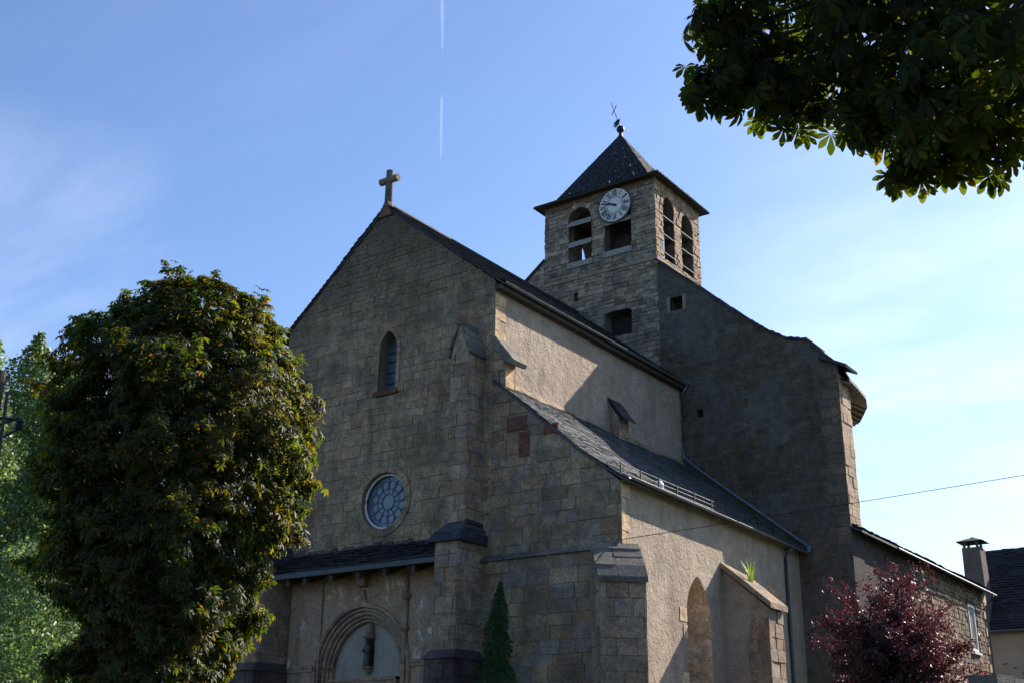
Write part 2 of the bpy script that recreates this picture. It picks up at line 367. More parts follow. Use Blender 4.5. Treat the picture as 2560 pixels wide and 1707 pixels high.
def wallface(mb, pl, outer, holes=(), d=0, depth=None):
    """flat wall sheet with real holes, and the reveals of the holes if depth is given"""
    loops = [[Vector((*p, 0)) for p in outer]] + [[Vector((*p, 0)) for p in h] for h in holes]
    flat = [p for l in loops for p in l]
    tri = tessellate_polygon(loops)
    mb.add([pl(p.x, p.y, d) for p in flat], [tuple(t) for t in tri])
    if depth:
        for h in holes:
            n = len(h)
            mb.add([pl(*p, d) for p in h] + [pl(*p, d - depth) for p in h], [(i, (i + 1) % n, (i + 1) % n + n, i + n) for i in range(n)])
def arch(cx, hw, v0, spring, rise, n=8, pointed=False):
    pts = [(cx - hw, v0), (cx + hw, v0)]
    for i in range(2 * n + 1):
        a = math.pi * i / (2 * n)
        if pointed:
            t = abs(i - n) / n              # 1 at spring, 0 at apex
            # pointed: two arcs
            x = hw * (1 - (1 - t) ** 1.0) if False else None
            ang = (1 - t)
            Rr = (hw * hw + rise * rise) / (2 * hw)
            am = math.asin(min(1, rise / Rr)) if rise <= Rr else math.pi - math.asin(min(1, rise / Rr))
            am = math.atan2(rise, Rr - hw) if Rr > hw else math.pi / 2
            th = ang * am
            x = -(Rr - hw) + Rr * math.cos(th); y = Rr * math.sin(th)
            sgn = 1 if i <= n else -1
            pts.append((cx + sgn * x, spring + y))
        else:
            pts.append((cx + hw * math.cos(a), spring + rise * math.sin(a)))
    o = []
    for p in pts:
        if not o or math.hypot(p[0] - o[-1][0], p[1] - o[-1][1]) > 1e-4: o.append(p)
    return o
def circle(cx, cy, r, n=28): return [(cx + r * math.cos(2 * math.pi * i / n), cy + r * math.sin(2 * math.pi * i / n)) for i in range(n)]
def ring(mb, pl, path, w, d0, d1, stones=None, R=None, closed=False, gap=.006):
    """voussoirs/frame stones following a path (list of 2d pts), w outward of the path"""
    n = len(path); m_ = n if closed else n - 1
    nor = []
    for i in range(n):
        a = path[(i - 1) % n] if (closed or i > 0) else path[i]; b = path[(i + 1) % n] if (closed or i < n - 1) else path[i]
        t = (b[0] - a[0], b[1] - a[1]); l = math.hypot(*t) + 1e-9; nor.append((t[1] / l, -t[0] / l))
    for i in range(m_):
        j = (i + 1) % n
        a, b = path[i], path[j]; na, nb = nor[i], nor[j]
        l = math.hypot(b[0] - a[0], b[1] - a[1]) + 1e-9; g = gap / l
        A = (a[0] + (b[0] - a[0]) * g, a[1] + (b[1] - a[1]) * g); B = (b[0] + (a[0] - b[0]) * g, b[1] + (a[1] - b[1]) * g)
        q = [A, B, (B[0] + nb[0] * w, B[1] + nb[1] * w), (A[0] + na[0] * w, A[1] + na[1] * w)]
        mb.hexa([pl(*p, d0) for p in q], [pl(*p, d1) for p in q])
def slates(mb, prof, a, b, axis_vec, origin=(0, 0, 0), ex=.16, wd=(.16, .3), seed=3, thick=.012, lift=.03, rev=False):
    """prof: list of 3d points from eave (low) to ridge (high) at length 0; courses run along axis_vec from a to b"""
    R = random.Random(seed); P = [Vector(p) for p in prof]; A = Vector(axis_vec).normalized()
    seg = [(P[i + 1] - P[i]).length for i in range(len(P) - 1)]; T = sum(seg)
    def at(s_):
        s_ = max(0, min(T, s_))
        for i, l in enumerate(seg):
            if s_ <= l or i == len(seg) - 1: return P[i] + (P[i + 1] - P[i]) * (s_ / l), (P[i + 1] - P[i]).normalized()
            s_ -= l
    s_ = 0
    while s_ < T:
        p0, d0 = at(s_); p1, d1 = at(s_ + ex * 1.25)
        nrm = A.cross(d0)
        if nrm.z < 0: nrm = -nrm
        u = a + R.uniform(-.2, 0)
        while u < b:
            w = R.uniform(*wd); u0, u1 = max(a, u) + .003, min(b, u + w) - .003
            if u1 > u0 + .02:
                lf = lift * R.uniform(.7, 1.4); e = R.uniform(-.012, .012)
                wv_ = .035 * noise.noise(Vector((u * .7 + seed, s_ * .9, 1.3))) + .02 * noise.noise(Vector((u * 2.3, s_ * 2.1 + seed, 0)))
                e = R.uniform(-.03, .02)
                q0 = p0 - d0 * e + nrm * (lf + wv_ + .02); q1 = p1 + nrm * (.024 + wv_)
                top = [q0 + A * u0, q0 + A * u1, q1 + A * u1, q1 + A * u0]
                bot = [t_ - nrm * thick for t_ in top]
                mb.hexa(bot, top)
            u += w
        s_ += ex * R.uniform(.93, 1.07)
def bigmesh(name, tv, tf, Rm, T, mt, parent=None):
    """many copies of a small template (tv: k x 3, tf: list of faces) as one mesh"""
    tv = np.asarray(tv, np.float32); N = len(T); k = len(tv)
    V = np.einsum('nij,kj->nki', Rm, tv) + T[:, None, :]
    ft = np.array([len(f) for f in tf]); fl = np.concatenate([np.array(f) for f in tf])
    loops = (fl[None, :] + (np.arange(N) * k)[:, None]).ravel()
    tot = np.tile(ft, N); start = np.concatenate([[0], np.cumsum(tot)[:-1]])
    me = bpy.data.meshes.new(name); me.vertices.add(N * k); me.vertices.foreach_set('co', V.astype(np.float32).ravel())
    me.loops.add(len(loops)); me.loops.foreach_set('vertex_index', loops.astype(np.int32))
    me.polygons.add(len(tot)); me.polygons.foreach_set('loop_start', start.astype(np.int32)); me.polygons.foreach_set('loop_total', tot.astype(np.int32))
    me.update(calc_edges=True); me.validate()
    me.materials.append(mt)
    o = bpy.data.objects.new(name, me); COL.objects.link(o)
    if parent: o.parent = parent; o.matrix_parent_inverse = Matrix.Translation(-pw(parent))
    return o
def frames(rng, nrm, size, spin=True, flat=0.0, droop=None):
    """orientation matrices: local z -> nrm, local y in-plane (biased down if droop)"""
    n = nrm / (np.linalg.norm(nrm, axis=1, keepdims=True) + 1e-9)
    r = rng.normal(size=n.shape)
    if droop is not None: r = r * (1 - droop) + np.array([0, 0, -1.0]) * droop * 2
    y = r - (r * n).sum(1, keepdims=True) * n; y /= np.linalg.norm(y, axis=1, keepdims=True) + 1e-9
    x = np.cross(y, n)
    return np.stack([x, y, n], axis=2) * size[:, None, None]
def leaflet(base, ang, ln, wd, droop, full=True):
    ca, sa = math.cos(ang), math.sin(ang)
    def p(x, y, z): return (base[0] + (x * ca + y * sa), base[1] + (-x * sa + y * ca), z)
    if full:
        v = [p(0, .02, 0), p(0, ln * .4, -droop * .15), p(0, ln * .75, -droop * .55), p(0, ln, -droop), p(-wd * .5, ln * .36, .02 - droop * .15), p(-wd, ln * .68, .03 - droop * .5), p(wd * .5, ln * .36, .02 - droop * .15), p(wd, ln * .68, .03 - droop * .5), p(-wd * .55, ln * .9, .015 - droop * .8), p(wd * .55, ln * .9, .015 - droop * .8)]
        f = [(0, 1, 4), (1, 2, 5, 4), (2, 3, 8, 5), (0, 6, 1), (1, 6, 7, 2), (2, 7, 9, 3)]
    else:
        v = [p(0, .02, 0), p(0, ln, -droop), p(-wd, ln * .62, .03 - droop * .4), p(wd, ln * .62, .03 - droop * .4)]
        f = [(0, 1, 2), (0, 3, 1)]
    return v, f
def compound(full, droop=.35, n=7):
    V = []; Fc = []
    for k in range(n):
        a = (k - (n - 1) / 2) * (2 * math.pi * .78 / n)
        ln = 1.0 - .13 * abs(k - (n - 1) / 2)
        v, f = leaflet((0, 0, 0), a, ln, .2 * ln, droop * ln, full)
        o = len(V); V += v; Fc += [tuple(i + o for i in g) for g in f]
    return V, Fc
SIMPLE = ([(0, 0, 0), (.28, .45, .06), (0, 1, -.05), (-.28, .45, .06)], [(0, 1, 2), (0, 2, 3)])
def nz3(p, f, s=0): return noise.noise(Vector((p[0] * f + s, p[1] * f + s * 1.7, p[2] * f)))

# ------------------------------------------------------------------ ground
def gmat():
    M, t, b = mat('gravel_and_grass')
    base = ramp(t, noi(t, .12, 8, .65), [(.36, (.12, .10, .08)), (.46, (.035, .05, .018))])
    base = mixc(t, 1, base, ramp(t, noi(t, 30, 4, .7), [(.3, (.7,) * 3), (.7, (1.3,) * 3)]), 'MULTIPLY')
    t.links.new(base, b.inputs['Base Color']); b.inputs['Roughness'].default_value = 1; return M
g = MB(); N_ = 60
gx = [(-1 + 2 * i / N_) for i in range(N_ + 1)]; gx = [math.copysign(abs(a) ** 2.2, a) * 4000 for a in gx]
for j in gx:
    for i in gx: g.v.append((i, j, -.05 + (math.hypot(i, j) > 200) * .002 * 0))
for j in range(N_):
    for i in range(N_): g.f.append((j * (N_ + 1) + i, j * (N_ + 1) + i + 1, (j + 1) * (N_ + 1) + i + 1, (j + 1) * (N_ + 1) + i))
tag(g.build('ground', gmat()), kind='structure')

# ================================================================== CHURCH
ch = thing('church', 'large old stone church with gabled front, round window, side aisle and square clock tower', 'church', (-6, 5, 0))
XN = -4.14; YB = 11.6; PC = -8.65
FW = Pl((0, 0, 0), (1, 0, 0), (0, -1, 0))
OC = (-8.12, 9.58); OR = .84
lan = arch(-8.2, .36, 13.05, 14.35, .62, 7, True)
oc_h = circle(*OC, OR)
nave_poly = [(-12.66, 8.1), (XN, 8.1), (XN, 15.72), (-8.58, 19.33), (-12.66, 15.85)]
mb = MB(); wallface(mb, FW, [(-12.66, 0), (XN, 0), (XN, 15.72), (-8.58, 19.33), (-12.66, 15.85)], [oc_h, lan, arch(PC, 1.79, .02, 4.7, 1.85, 10, True)], 0, .5)
# aisle front, in the same plane
ai = [(XN, 0), (0, 0), (0, 9.12), (-.45, 9.5), (-1.12, 10.0), (-2.09, 10.82), (-2.97, 11.58), (-3.7, 12.2), (-3.75, 13.45), (XN, 13.7)]
wallface(mb, FW, ai)
fw = mb.build('facade_wall', M_mortar, ch)
mb = MB()
oc_o = circle(*OC, OR + .25, 20); lan_o = arch(-8.2, .40, 12.85, 14.4, .66, 7, True)
masonry(mb, FW, [(-12.66, 8.1), (XN, 8.1), (XN, 15.72), (XN, 15.74), (-12.66, 15.84)], [oc_o, lan_o], (.22, .40), (.26, .75), seed=11, wob=.014, dj=.012, gap=.005, d0=.018)
masonry(mb, FW, [(-12.64, 15.84), (XN, 15.74), (-8.58, 19.3)], [], (.12, .22), (.16, .42), seed=12, gap=.006, dj=.014, d0=.018, wob=.014)
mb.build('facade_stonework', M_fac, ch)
mb = MB()
masonry(mb, FW, [(XN, 7.45), (0, 7.45), *ai[2:]], [], (.28, .48), (.28, .9), seed=21, dj=.014, wob=.014, gap=.006, d0=.02)
masonry(mb, FW, [(-4.4, 0), (-.02, 0), (-.02, 7.38), (-4.4, 7.38)], [], (.27, .42), (.35, .95), seed=22, d_base=.12, wob=.014, gap=.006, d0=.02)
mb.build('aisle_front_stonework', M_aisle, ch)
mb = MB(); mb.hexa([(-4.4, -.12, 0), (0, -.12, 0), (0, 0, 0), (-4.4, 0, 0)], [(-4.4, -.12, 7.38), (0, -.12, 7.38), (0, 0, 7.38), (-4.4, 0, 7.38)])
mb.build('aisle_front_base', M_mortar, ch)
mb = MB(); R = random.Random(5); u = -4.4
while u < -.1:
    w = R.uniform(.5, 1.1); u1 = min(0, u + w - .012); mb.hexa([(u, -.22, 7.38), (u1, -.22, 7.38), (u1, .0, 7.38), (u, .0, 7.38)], [(u, -.20, 7.43), (u1, -.20, 7.43), (u1, -.03, 7.56), (u, -.03, 7.56)]); u += w
mb.build('string_course', M_cop, ch)
# coloured single stones
for (x0, x1, z0, z1) in ((-3.62, -2.95, 10.98, 11.38), (-2.38, -1.9, 10.72, 11.0), (-3.2, -2.85, 10.2, 10.9)):
    mb = MB(); mb.hexa([FW(x0, z0, .0), FW(x1, z0, .0), FW(x1, z1, .0), FW(x0, z1, 0)], [FW(x0, z0, .046), FW(x1, z0, .046), FW(x1, z1, .046), FW(x0, z1, .046)])
    mb.build('red_stone', M_red, ch)
# oculus
ow = thing('oculus_window', None, None, (OC[0], 0, OC[1])); ow.parent = ch; ow.matrix_parent_inverse = Matrix.Translation(-ch.location)
def sub(parent, mb, name, mt, smooth=False): return mb.build(name, mt, parent, smooth)
mb = MB(); ring(mb, FW, circle(*OC, OR + .02, 18)[::1], .22, -.05, .045, closed=True); sub(ow, mb, 'surround', M_fac)
mb = MB(); mb.tube([FW(*p, -.12) for p in circle(*OC, OR - .03, 36)] + [FW(OC[0] + OR - .03, OC[1], -.12)], .035, 8); sub(ow, mb, 'pale_rim', M_white)
mb = MB(); wallface(mb, FW, circle(*OC, OR + .01, 36), [], -.22); sub(ow, mb, 'glazing', M_glass)
mb = MB()
for rr in (.24, .78):
    mb.tube([FW(*p, -.20) for p in circle(*OC, rr, 32)] + [FW(OC[0] + rr, OC[1], -.20)], .014, 5)
for k in range(12):
    a = k * math.pi / 6; mb.tube([FW(OC[0] + .24 * math.cos(a), OC[1] + .24 * math.sin(a), -.20), FW(OC[0] + .83 * math.cos(a), OC[1] + .83 * math.sin(a), -.20)], .011, 5)
    c2 = (OC[0] + .53 * math.cos(a + .26), OC[1] + .53 * math.sin(a + .26)); mb.tube([FW(*p, -.20) for p in circle(*c2, .13, 14)] + [FW(c2[0] + .13, c2[1], -.20)], .011, 5)
sub(ow, mb, 'leading', M_glead)
# lancet above
lw = thing('lancet_window', None, None, (-8.2, 0, 13.05)); lw.parent = ch; lw.matrix_parent_inverse = Matrix.Translation(-ch.location)
mb = MB(); ring(mb, FW, lan[1:] + [lan[0]], .13, -.02, .05); sub(lw, mb, 'surround', M_fac)
mb = MB(); wallface(mb, FW, lan, [], -.42); sub(lw, mb, 'glazing', M_glass)
mb = MB()
for z in (13.4, 13.75, 14.1, 14.4): mb.tube([FW(-8.56, z, -.4), FW(-7.84, z, -.4)], .012, 5)
sub(lw, mb, 'leading', M_iron)
mb = MB(); mb.hexa([FW(-8.72, 12.88, -.3), FW(-7.75, 12.88, -.3), FW(-7.75, 12.88, .09), FW(-8.72, 12.88, .09)], [FW(-8.72, 13.08, -.3), FW(-7.75, 13.08, -.3), FW(-7.75, 13.01, .09), FW(-8.72, 13.01, .09)]); sub(lw, mb, 'sill', M_red)

# nave side wall, aisle side wall (rough render)
NW = Pl((XN, 0, 0), (0, 1, 0), (1, 0, 0)); AW = Pl((0, 0, 0), (0, 1, 0), (1, 0, 0))
def gridwall(mb, pl, outer, step=.12, amp=.012, holes=(), seed=0):
    us = [p[0] for p in outer]; vs = [p[1] for p in outer]
    u = min(us)
    wallface(mb, pl, outer, holes, 0, None)
mb = MB(); wallface(mb, NW, [(0.0, 12), (YB, 12), (YB, 15.7), (0, 15.7)]); mb.build('nave_side_wall', M_cren, ch)
aw_h = arch(4.15, .72, 1.8, 6.1, 1.15, 8, True); aw2 = arch(9.25, .42, 5.4, 7.1, .5, 6, True)
mb = MB(); wallface(mb, AW, [(0, 0), (YB, 0), (YB, 9.2), (0, 9.2)], [aw_h, aw2], 0); mb.build('aisle_side_wall', M_cren, ch)
for nm, hh, c, dp in (('aisle_window', aw_h, 4.15, .75), ('small_aisle_window', aw2, 9.25, .3)):
    e = thing(nm, None, None, (0, c, 4)); e.parent = ch; e.matrix_parent_inverse = Matrix.Translation(-ch.location)
    mb = MB(); R = random.Random(8)
    inner = [(c + (p[0] - c) * .72, p[1] - (.25 if p[1] > 5 else 0)) for p in hh]
    n = len(hh)
    pts = [];
    # splayed reveal cut into individual stones along the jambs
    for i in range(n):
        a, b = hh[i], hh[(i + 1) % n]; ai_, bi_ = inner[i], inner[(i + 1) % n]
        k = max(1, int(math.hypot(b[0] - a[0], b[1] - a[1]) / .45))
        mb.add([AW(*a, -.012), AW(*b, -.012), AW(*bi_, -dp - .01), AW(*ai_, -dp - .01)], [(0, 1, 2, 3)])
        for q in range(k):
            t0, t1 = (q + .02) / k, (q + .98) / k
            lerp = lambda A, B, t: (A[0] + (B[0] - A[0]) * t, A[1] + (B[1] - A[1]) * t)
            o1, o2, i1, i2 = lerp(a, b, t0), lerp(a, b, t1), lerp(ai_, bi_, t0), lerp(ai_, bi_, t1)
            mb.add([AW(*o1, 0), AW(*o2, 0), AW(*i2, -dp), AW(*i1, -dp)], [(0, 1, 2, 3)])
    sub(e, mb, 'reveal', M_rev)
    mb = MB(); wallface(mb, AW, inner, [], -dp); sub(e, mb, 'glazing', M_glass)
# quoins on the two south corners, and window quoins
mb = MB(); R = random.Random(31); z = 12.45; k = 0
while z < 15.3:
    h = R.uniform(.33, .46); w = R.choice((.28, .55)) * R.uniform(.85, 1.15); y0 = .01
    mb.hexa([NW(y0, z + .008, -.05), NW(y0 + w, z + .008, -.05), NW(y0 + w, z + h - .008, -.05), NW(y0, z + h - .008, -.05)], [NW(y0, z + .012, .022), NW(y0 + w - .01, z + .012, .022), NW(y0 + w - .01, z + h - .012, .022), NW(y0, z + h - .012, .022)]); z += h
mb.build('nave_quoins', M_quoin, ch); mb = MB()
z = .2; k = 0
while z < 8.9:
    h = R.uniform(.33, .46); w = (.22, .36)[k % 2] * R.uniform(.85, 1.2); k += 1
    mb.hexa([AW(.0, z + .008, -.05), AW(w, z + .008, -.05), AW(w, z + h - .008, -.05), AW(0., z + h - .008, -.05)], [AW(.0, z + .012, .022), AW(w - .01, z + .012, .022), AW(w - .01, z + h - .012, .022), AW(.0, z + h - .012, .022)]); z += h
mb.build('aisle_quoins', M_quoin, ch)
for z, w in ((5.9, .42), (5.45, .25), (4.2, .4), (3.2, .3)):
    mb = MB(); mb.hexa([AW(3.43 - w, z, -.05), AW(3.43, z, -.05), AW(3.43, z + .38, -.05), AW(3.43 - w, z + .38, -.05)], [AW(3.43 - w + .01, z + .01, .015), AW(3.425, z + .01, .015), AW(3.425, z + .37, .015), AW(3.43 - w + .01, z + .37, .015)]); mb.build('jamb_quoin', M_quoin, ch)
# clasping pier by the nave corner
kp = thing('corner_pier', None, None, (XN, 0, 12)); kp.parent = ch; kp.matrix_parent_inverse = Matrix.Translation(-ch.location)
mb = MB(); mb.box(XN - .02, -3.76, .0, .55, 11.9, 13.3); masonry(mb, Pl((-3.76, 0, 0), (0, 1, 0), (1, 0, 0)), [(0, 12), (.55, 12), (.55, 13.3), (0, 13.3)], [], (.35, .45), (.3, .55), seed=4, d0=.01)
sub(kp, mb, 'shaft', M_quoin)
mb = MB(); mb.prism([(XN - .01, -.04, 13.95), (XN + .06, -.04, 13.95), (-3.40, -.04, 13.10), (-3.46, -.04, 12.98), (-3.74, -.04, 13.12), (XN - .01, -.04, 13.5)], (0, .66, 0)); sub(kp, mb, 'coping', M_cop)
# stub pier rising through the aisle roof
sp = thing('stub_pier', None, None, (XN, 6.5, 12)); sp.parent = ch; sp.matrix_parent_inverse = Matrix.Translation(-ch.location)
mb = MB(); masonry(mb, Pl((XN, 6.45, 0), (1, 0, 0), (0, -1, 0)), [(0, 11.8), (.36, 11.8), (.36, 13.1), (0, 13.55)], [], (.28, .4), (.2, .4), seed=6, d0=.012); masonry(mb, Pl((XN + .36, 6.45, 0), (0, 1, 0), (1, 0, 0)), [(0, 11.8), (.62, 11.8), (.62, 13.05), (0, 13.05)], [], (.28, .4), (.2, .4), seed=7, d0=.012)
mb.prism([(XN, 6.452, 11.8), (XN + .355, 6.452, 11.8), (XN + .355, 6.452, 13.1), (XN, 6.452, 13.6)], (0, .615, 0)); sub(sp, mb, 'shaft', M_but)
mb = MB()
for k in range(5):
    x0 = XN + k * .11; zt = 13.78 - k * .155
    mb.prism([(x0, 6.36, zt), (x0 + .17, 6.36, zt - .2), (x0 + .18, 6.36, zt - .16), (x0 + .01, 6.36, zt + .03)], (0, .8, 0))
sub(sp, mb, 'slate_cap', M_slate)

# roofs
mb = MB(); slates(mb, [(-3.82, 0, 15.62), (-4.4, 0, 16.02), (-8.58, 0, 19.42)], -.1, YB + .3, (0, 1, 0), ex=.2, wd=(.2, .4), seed=41, lift=.045, thick=.02)
slates(mb, [(-13.0, 0, 15.58), (-12.4, 0, 16.05), (-8.58, 0, 19.42)], -.1, YB + .3, (0, 1, 0), ex=.2, wd=(.2, .4), seed=42, lift=.045, thick=.02)
mb.prism([(-3.85, -.06, 15.55), (-3.85, -.06, 15.62), (-8.58, -.06, 19.42), (-13.0, -.06, 15.62), (-13, -.06, 15.52), (-8.58, -.06, 19.30)], (0, YB + .1, 0))
mb.build('nave_roof', M_slate, ch)
mb = MB(); mb.tube([(-8.58, y, 19.46) for y in (-.1, 4, 8, 11.6)], .1, 8); mb.build('ridge_cap', M_slate, ch)
def gutter(nm, pts, r, mt):
    mb = MB(); P = [Vector(p) for p in pts]; d = (P[-1] - P[0]).normalized(); side = d.cross(Vector((0, 0, 1))).normalized(); n = 7; vs = []; fs = []
    for p in (P[0], P[-1]):
        for rr in (r, r - .012):
            for k in range(n + 1):
                a = math.pi + math.pi * k / n; vs.append(p + side * math.cos(a) * rr + Vector((0, 0, math.sin(a) * rr)))
    q = n + 1
    for k in range(n): fs += [(k, k + 1, 2 * q + k + 1, 2 * q + k), (q + k, 3 * q + k, 3 * q + k + 1, q + k + 1)]
    fs += [(0, 2 * q, 3 * q, q), (n, q + n, 3 * q + n, 2 * q + n)]
    mb.add(vs, fs)
    o_ = P[0]; mb.tube([P[0] + side * r, P[-1] + side * r], .008, 5); mb.tube([P[0] - side * r, P[-1] - side * r], .008, 5)
    return mb.build(nm, mt, ch)
gutter('nave_gutter', [(-3.80, .0, 15.60), (-3.80, YB, 15.60)], .06, M_zinc)
mb = MB(); mb.box(-4.13, -3.9, -.02, YB, 15.42, 15.56); mb.build('nave_eave_board', M_wood, ch)
prof = [(.28, 0, 9.12), (.0, 0, 9.28), (-.45, 0, 9.6), (-1.12, 0, 10.1), (-2.09, 0, 10.92), (-2.97, 0, 11.68), (-3.7, 0, 12.28), (XN + .0, 0, 12.62)]
mb = MB(); slates(mb, prof, -.12, YB, (0, 1, 0), ex=.135, wd=(.12, .26), seed=43, lift=.02, thick=.012)
for i in range(len(prof) - 1):
    a, b = prof[i], prof[i + 1]; mb.hexa([(a[0], -.08, a[2] - .07), (b[0], -.08, b[2] - .07), (b[0], YB, b[2] - .07), (a[0], YB, a[2] - .07)], [(a[0], -.08, a[2] - .008), (b[0], -.08, b[2] - .008), (b[0], YB, b[2] - .008), (a[0], YB, a[2] - .008)])
mb.build('aisle_roof', M_slatel, ch)
mb = MB(); R = random.Random(9); y = .6
while y < YB:
    w = R.uniform(.5, 1.1); mb.hexa([(XN, y, 12.5), (XN + .16, y, 12.46), (XN + .16, y + w - .02, 12.46), (XN, y + w - .02, 12.5)], [(XN, y, 12.76), (XN + .12, y, 12.57), (XN + .12, y + w - .02, 12.57), (XN, y + w - .02, 12.76)]); y += w
mb.build('roof_fillet', M_copl, ch)
gutter('aisle_gutter', [(.36, -.1, 9.16), (.36, YB + .1, 9.02)], .06, M_zinc)
mb = MB(); mb.tube([(.09, 10.35, 9.0), (.07, 10.35, 8.7), (.07, 10.35, 0)], .055, 10); mb.tube([(.36, 10.35, 9.05), (.09, 10.35, 8.8)], .05, 8)
for z in (7.2, 4.6, 2): mb.tube([(.07, 10.35, z), (.07, 10.35, z + .05)], .07, 10)
mb.build('aisle_downpipe', M_pipe, ch, True)
mb = MB(); mb.tube([(XN + .34, YB - .12, 15.55), (XN + .1, YB - .1, 15.3), (XN + .1, YB - .1, 13.0), (XN + .12, YB - .12, 12.85), (-3.6, YB - .14, 12.45), (.42, YB - .14, 9.2)], .05, 9); mb.tube([(.42, YB - .14, 9.24), (.42, YB - .14, 9.0)], .085, 10)
mb.build('nave_downpipe', M_pipe, ch, True)
sg = thing('snow_guard', None, None, (-.1, 0, 9.3)); sg.parent = ch; sg.matrix_parent_inverse = Matrix.Translation(-ch.location)
for y in [.2, 1.25, 2.25, 3.3, 4.35, 5.45, 6.5, 8.7, 9.9]:
    mb = MB(); mb.box(-.12, -.08, y - .015, y + .015, 9.28, 9.68); sub(sg, mb, 'post', M_iron)
mb = MB()
for z in (9.42, 9.54, 9.66): mb.tube([(-.1, .2, z), (-.1, 6.5, z - .01)], .009, 5); mb.tube([(-.1, 8.7, z), (-.1, 9.9, z)], .009, 5)
sub(sg, mb, 'rail', M_iron)
mb = MB(); mb.lathe((-.3, 2.6, 9.55), [(0.001, .16), (.10, .13), (.15, .04), (.15, -.06), (.1, -.14)], 12); mb.build('roof_vent', M_white, ch, True)

# buttresses of the front
def fblock(mb, x0, x1, yd, z0, z1, seed, ch_=(.33, .45)):
    """a buttress stage standing out from the facade by yd with stones on front and both sides"""
    e = .03
    mb.box(x0 + e, x1 - e, -yd + e, .05, z0, z1)
    masonry(mb, Pl((0, -yd + e, 0), (1, 0, 0), (0, -1, 0)), [(x0 + e, z0), (x1 - e, z0), (x1 - e, z1), (x0 + e, z1)], [], ch_, (.35, .6), seed=seed, d0=.028, dj=.006)
    for xx, nx in ((x1 - e, 1), (x0 + e, -1)):
        masonry(mb, Pl((xx, 0, 0), (0, 1, 0), (nx, 0, 0)), [(-yd + e, z0), (0, z0), (0, z1), (-yd + e, z1)], [], ch_, (.35, .6), seed=seed + 1, d0=.028, dj=.006)
def front_buttress(x0, lab):
    b = thing('buttress', lab, None, (x0 + .4, -.6, 0)); b.parent = ch; b.matrix_parent_inverse = Matrix.Translation(-ch.location)
    ux0, ux1 = x0 + .02, x0 + .70
    mb = MB(); fblock(mb, ux0, ux1, .78, 8.0, 13.35, 61); sub(b, mb, 'upper_stage', M_but)
    mb = MB(); fblock(mb, x0, x0 + .82, 1.2, 4.85, 7.85, 63); sub(b, mb, 'lower_stage', M_but)
    mb = MB(); fblock(mb, x0 - .06, x0 + .96, 1.42, 0, 4.75, 65)
    mb.hexa([(x0 - .1, -1.5, 4.75), (x0 + 1.0, -1.5, 4.75), (x0 + 1.0, 0, 4.75), (x0 - .1, 0, 4.75)], [(x0 + .02, -1.22, 5.0), (x0 + .84, -1.22, 5.0), (x0 + .84, 0, 5.02), (x0 + .02, 0, 5.02)])
    sub(b, mb, 'plinth', M_butd)
    # slate hood between the stages
    mb = MB(); R = random.Random(3); A = [(x0 - .14, -1.34), (x0 + .96, -1.34), (x0 + .96, 0), (x0 - .14, 0)]; T = [(x0 + .12, -.72), (x0 + .70, -.72), (x0 + .70, 0), (x0 + .12, 0)]
    for k in range(6):
        s0, s1 = k / 6, (k + 1.25) / 6
        f0 = [(a[0] + (t[0] - a[0]) * s0 + R.uniform(-.05, .05), a[1] + (t[1] - a[1]) * s0 + (R.uniform(-.07, .05) if i < 2 else 0), R.uniform(-.02, .02) + 7.84 + .62 * s0 ** .8) for i, (a, t) in enumerate(zip(A, T))]
        f1 = [(a[0] + (t[0] - a[0]) * s1, a[1] + (t[1] - a[1]) * s1, 7.88 + .62 * s1 ** .8) for a, t in zip(A, T)]
        mb.hexa(f0, f1)
    sub(b, mb, 'slate_hood', M_slate)
    # gabled top of the upper stage
    xm = (ux0 + ux1) / 2
    mb = MB(); mb.prism([(ux0 + .03, -.77, 13.35), (ux1 - .03, -.77, 13.35), (xm, -.77, 14.25)], (0, .77, 0)); sub(b, mb, 'gablet', M_but)
    mb = MB()
    for s_ in (1, -1):
        xe = xm + s_ * .40
        for k in range(6):
            t0, t1 = k / 6, (k + 1.3) / 6; jj = R.uniform(-.035, .035); je = R.uniform(-.09, .03)
            xa, za = xe + (xm - xe) * t0, 13.28 + 1.02 * t0 + jj; xb, zb = xe + (xm - xe) * min(1, t1), 13.28 + 1.02 * min(1, t1)
            mb.hexa([(xa, -.80 + je, za), (xb, -.80 + je * .5, zb - .02), (xb, .02, zb - .02), (xa, .02, za)], [(xa + s_ * .02, -.80 + je, za + .05 + jj), (xb + s_ * .01, -.78 + je * .5, zb + .04), (xb + s_ * .01, .02, zb + .04), (xa + s_ * .02, .02, za + .06)])
    sub(b, mb, 'worn_coping', M_cop)
    mb = MB(); mb.hexa([(xm - .12, -.80, 14.22), (xm + .10, -.80, 14.22), (xm + .10, -.55, 14.22), (xm - .12, -.55, 14.22)], [(xm - .08, -.76, 14.5), (xm + .08, -.76, 14.5), (xm + .07, -.58, 14.46), (xm - .08, -.58, 14.46)]); sub(b, mb, 'finial', M_orange)
    return b
front_buttress(-5.15, 'stepped buttress right of the portal with slate hoods'); front_buttress(-12.5, 'stepped buttress left of the portal, half behind the chestnut tree')
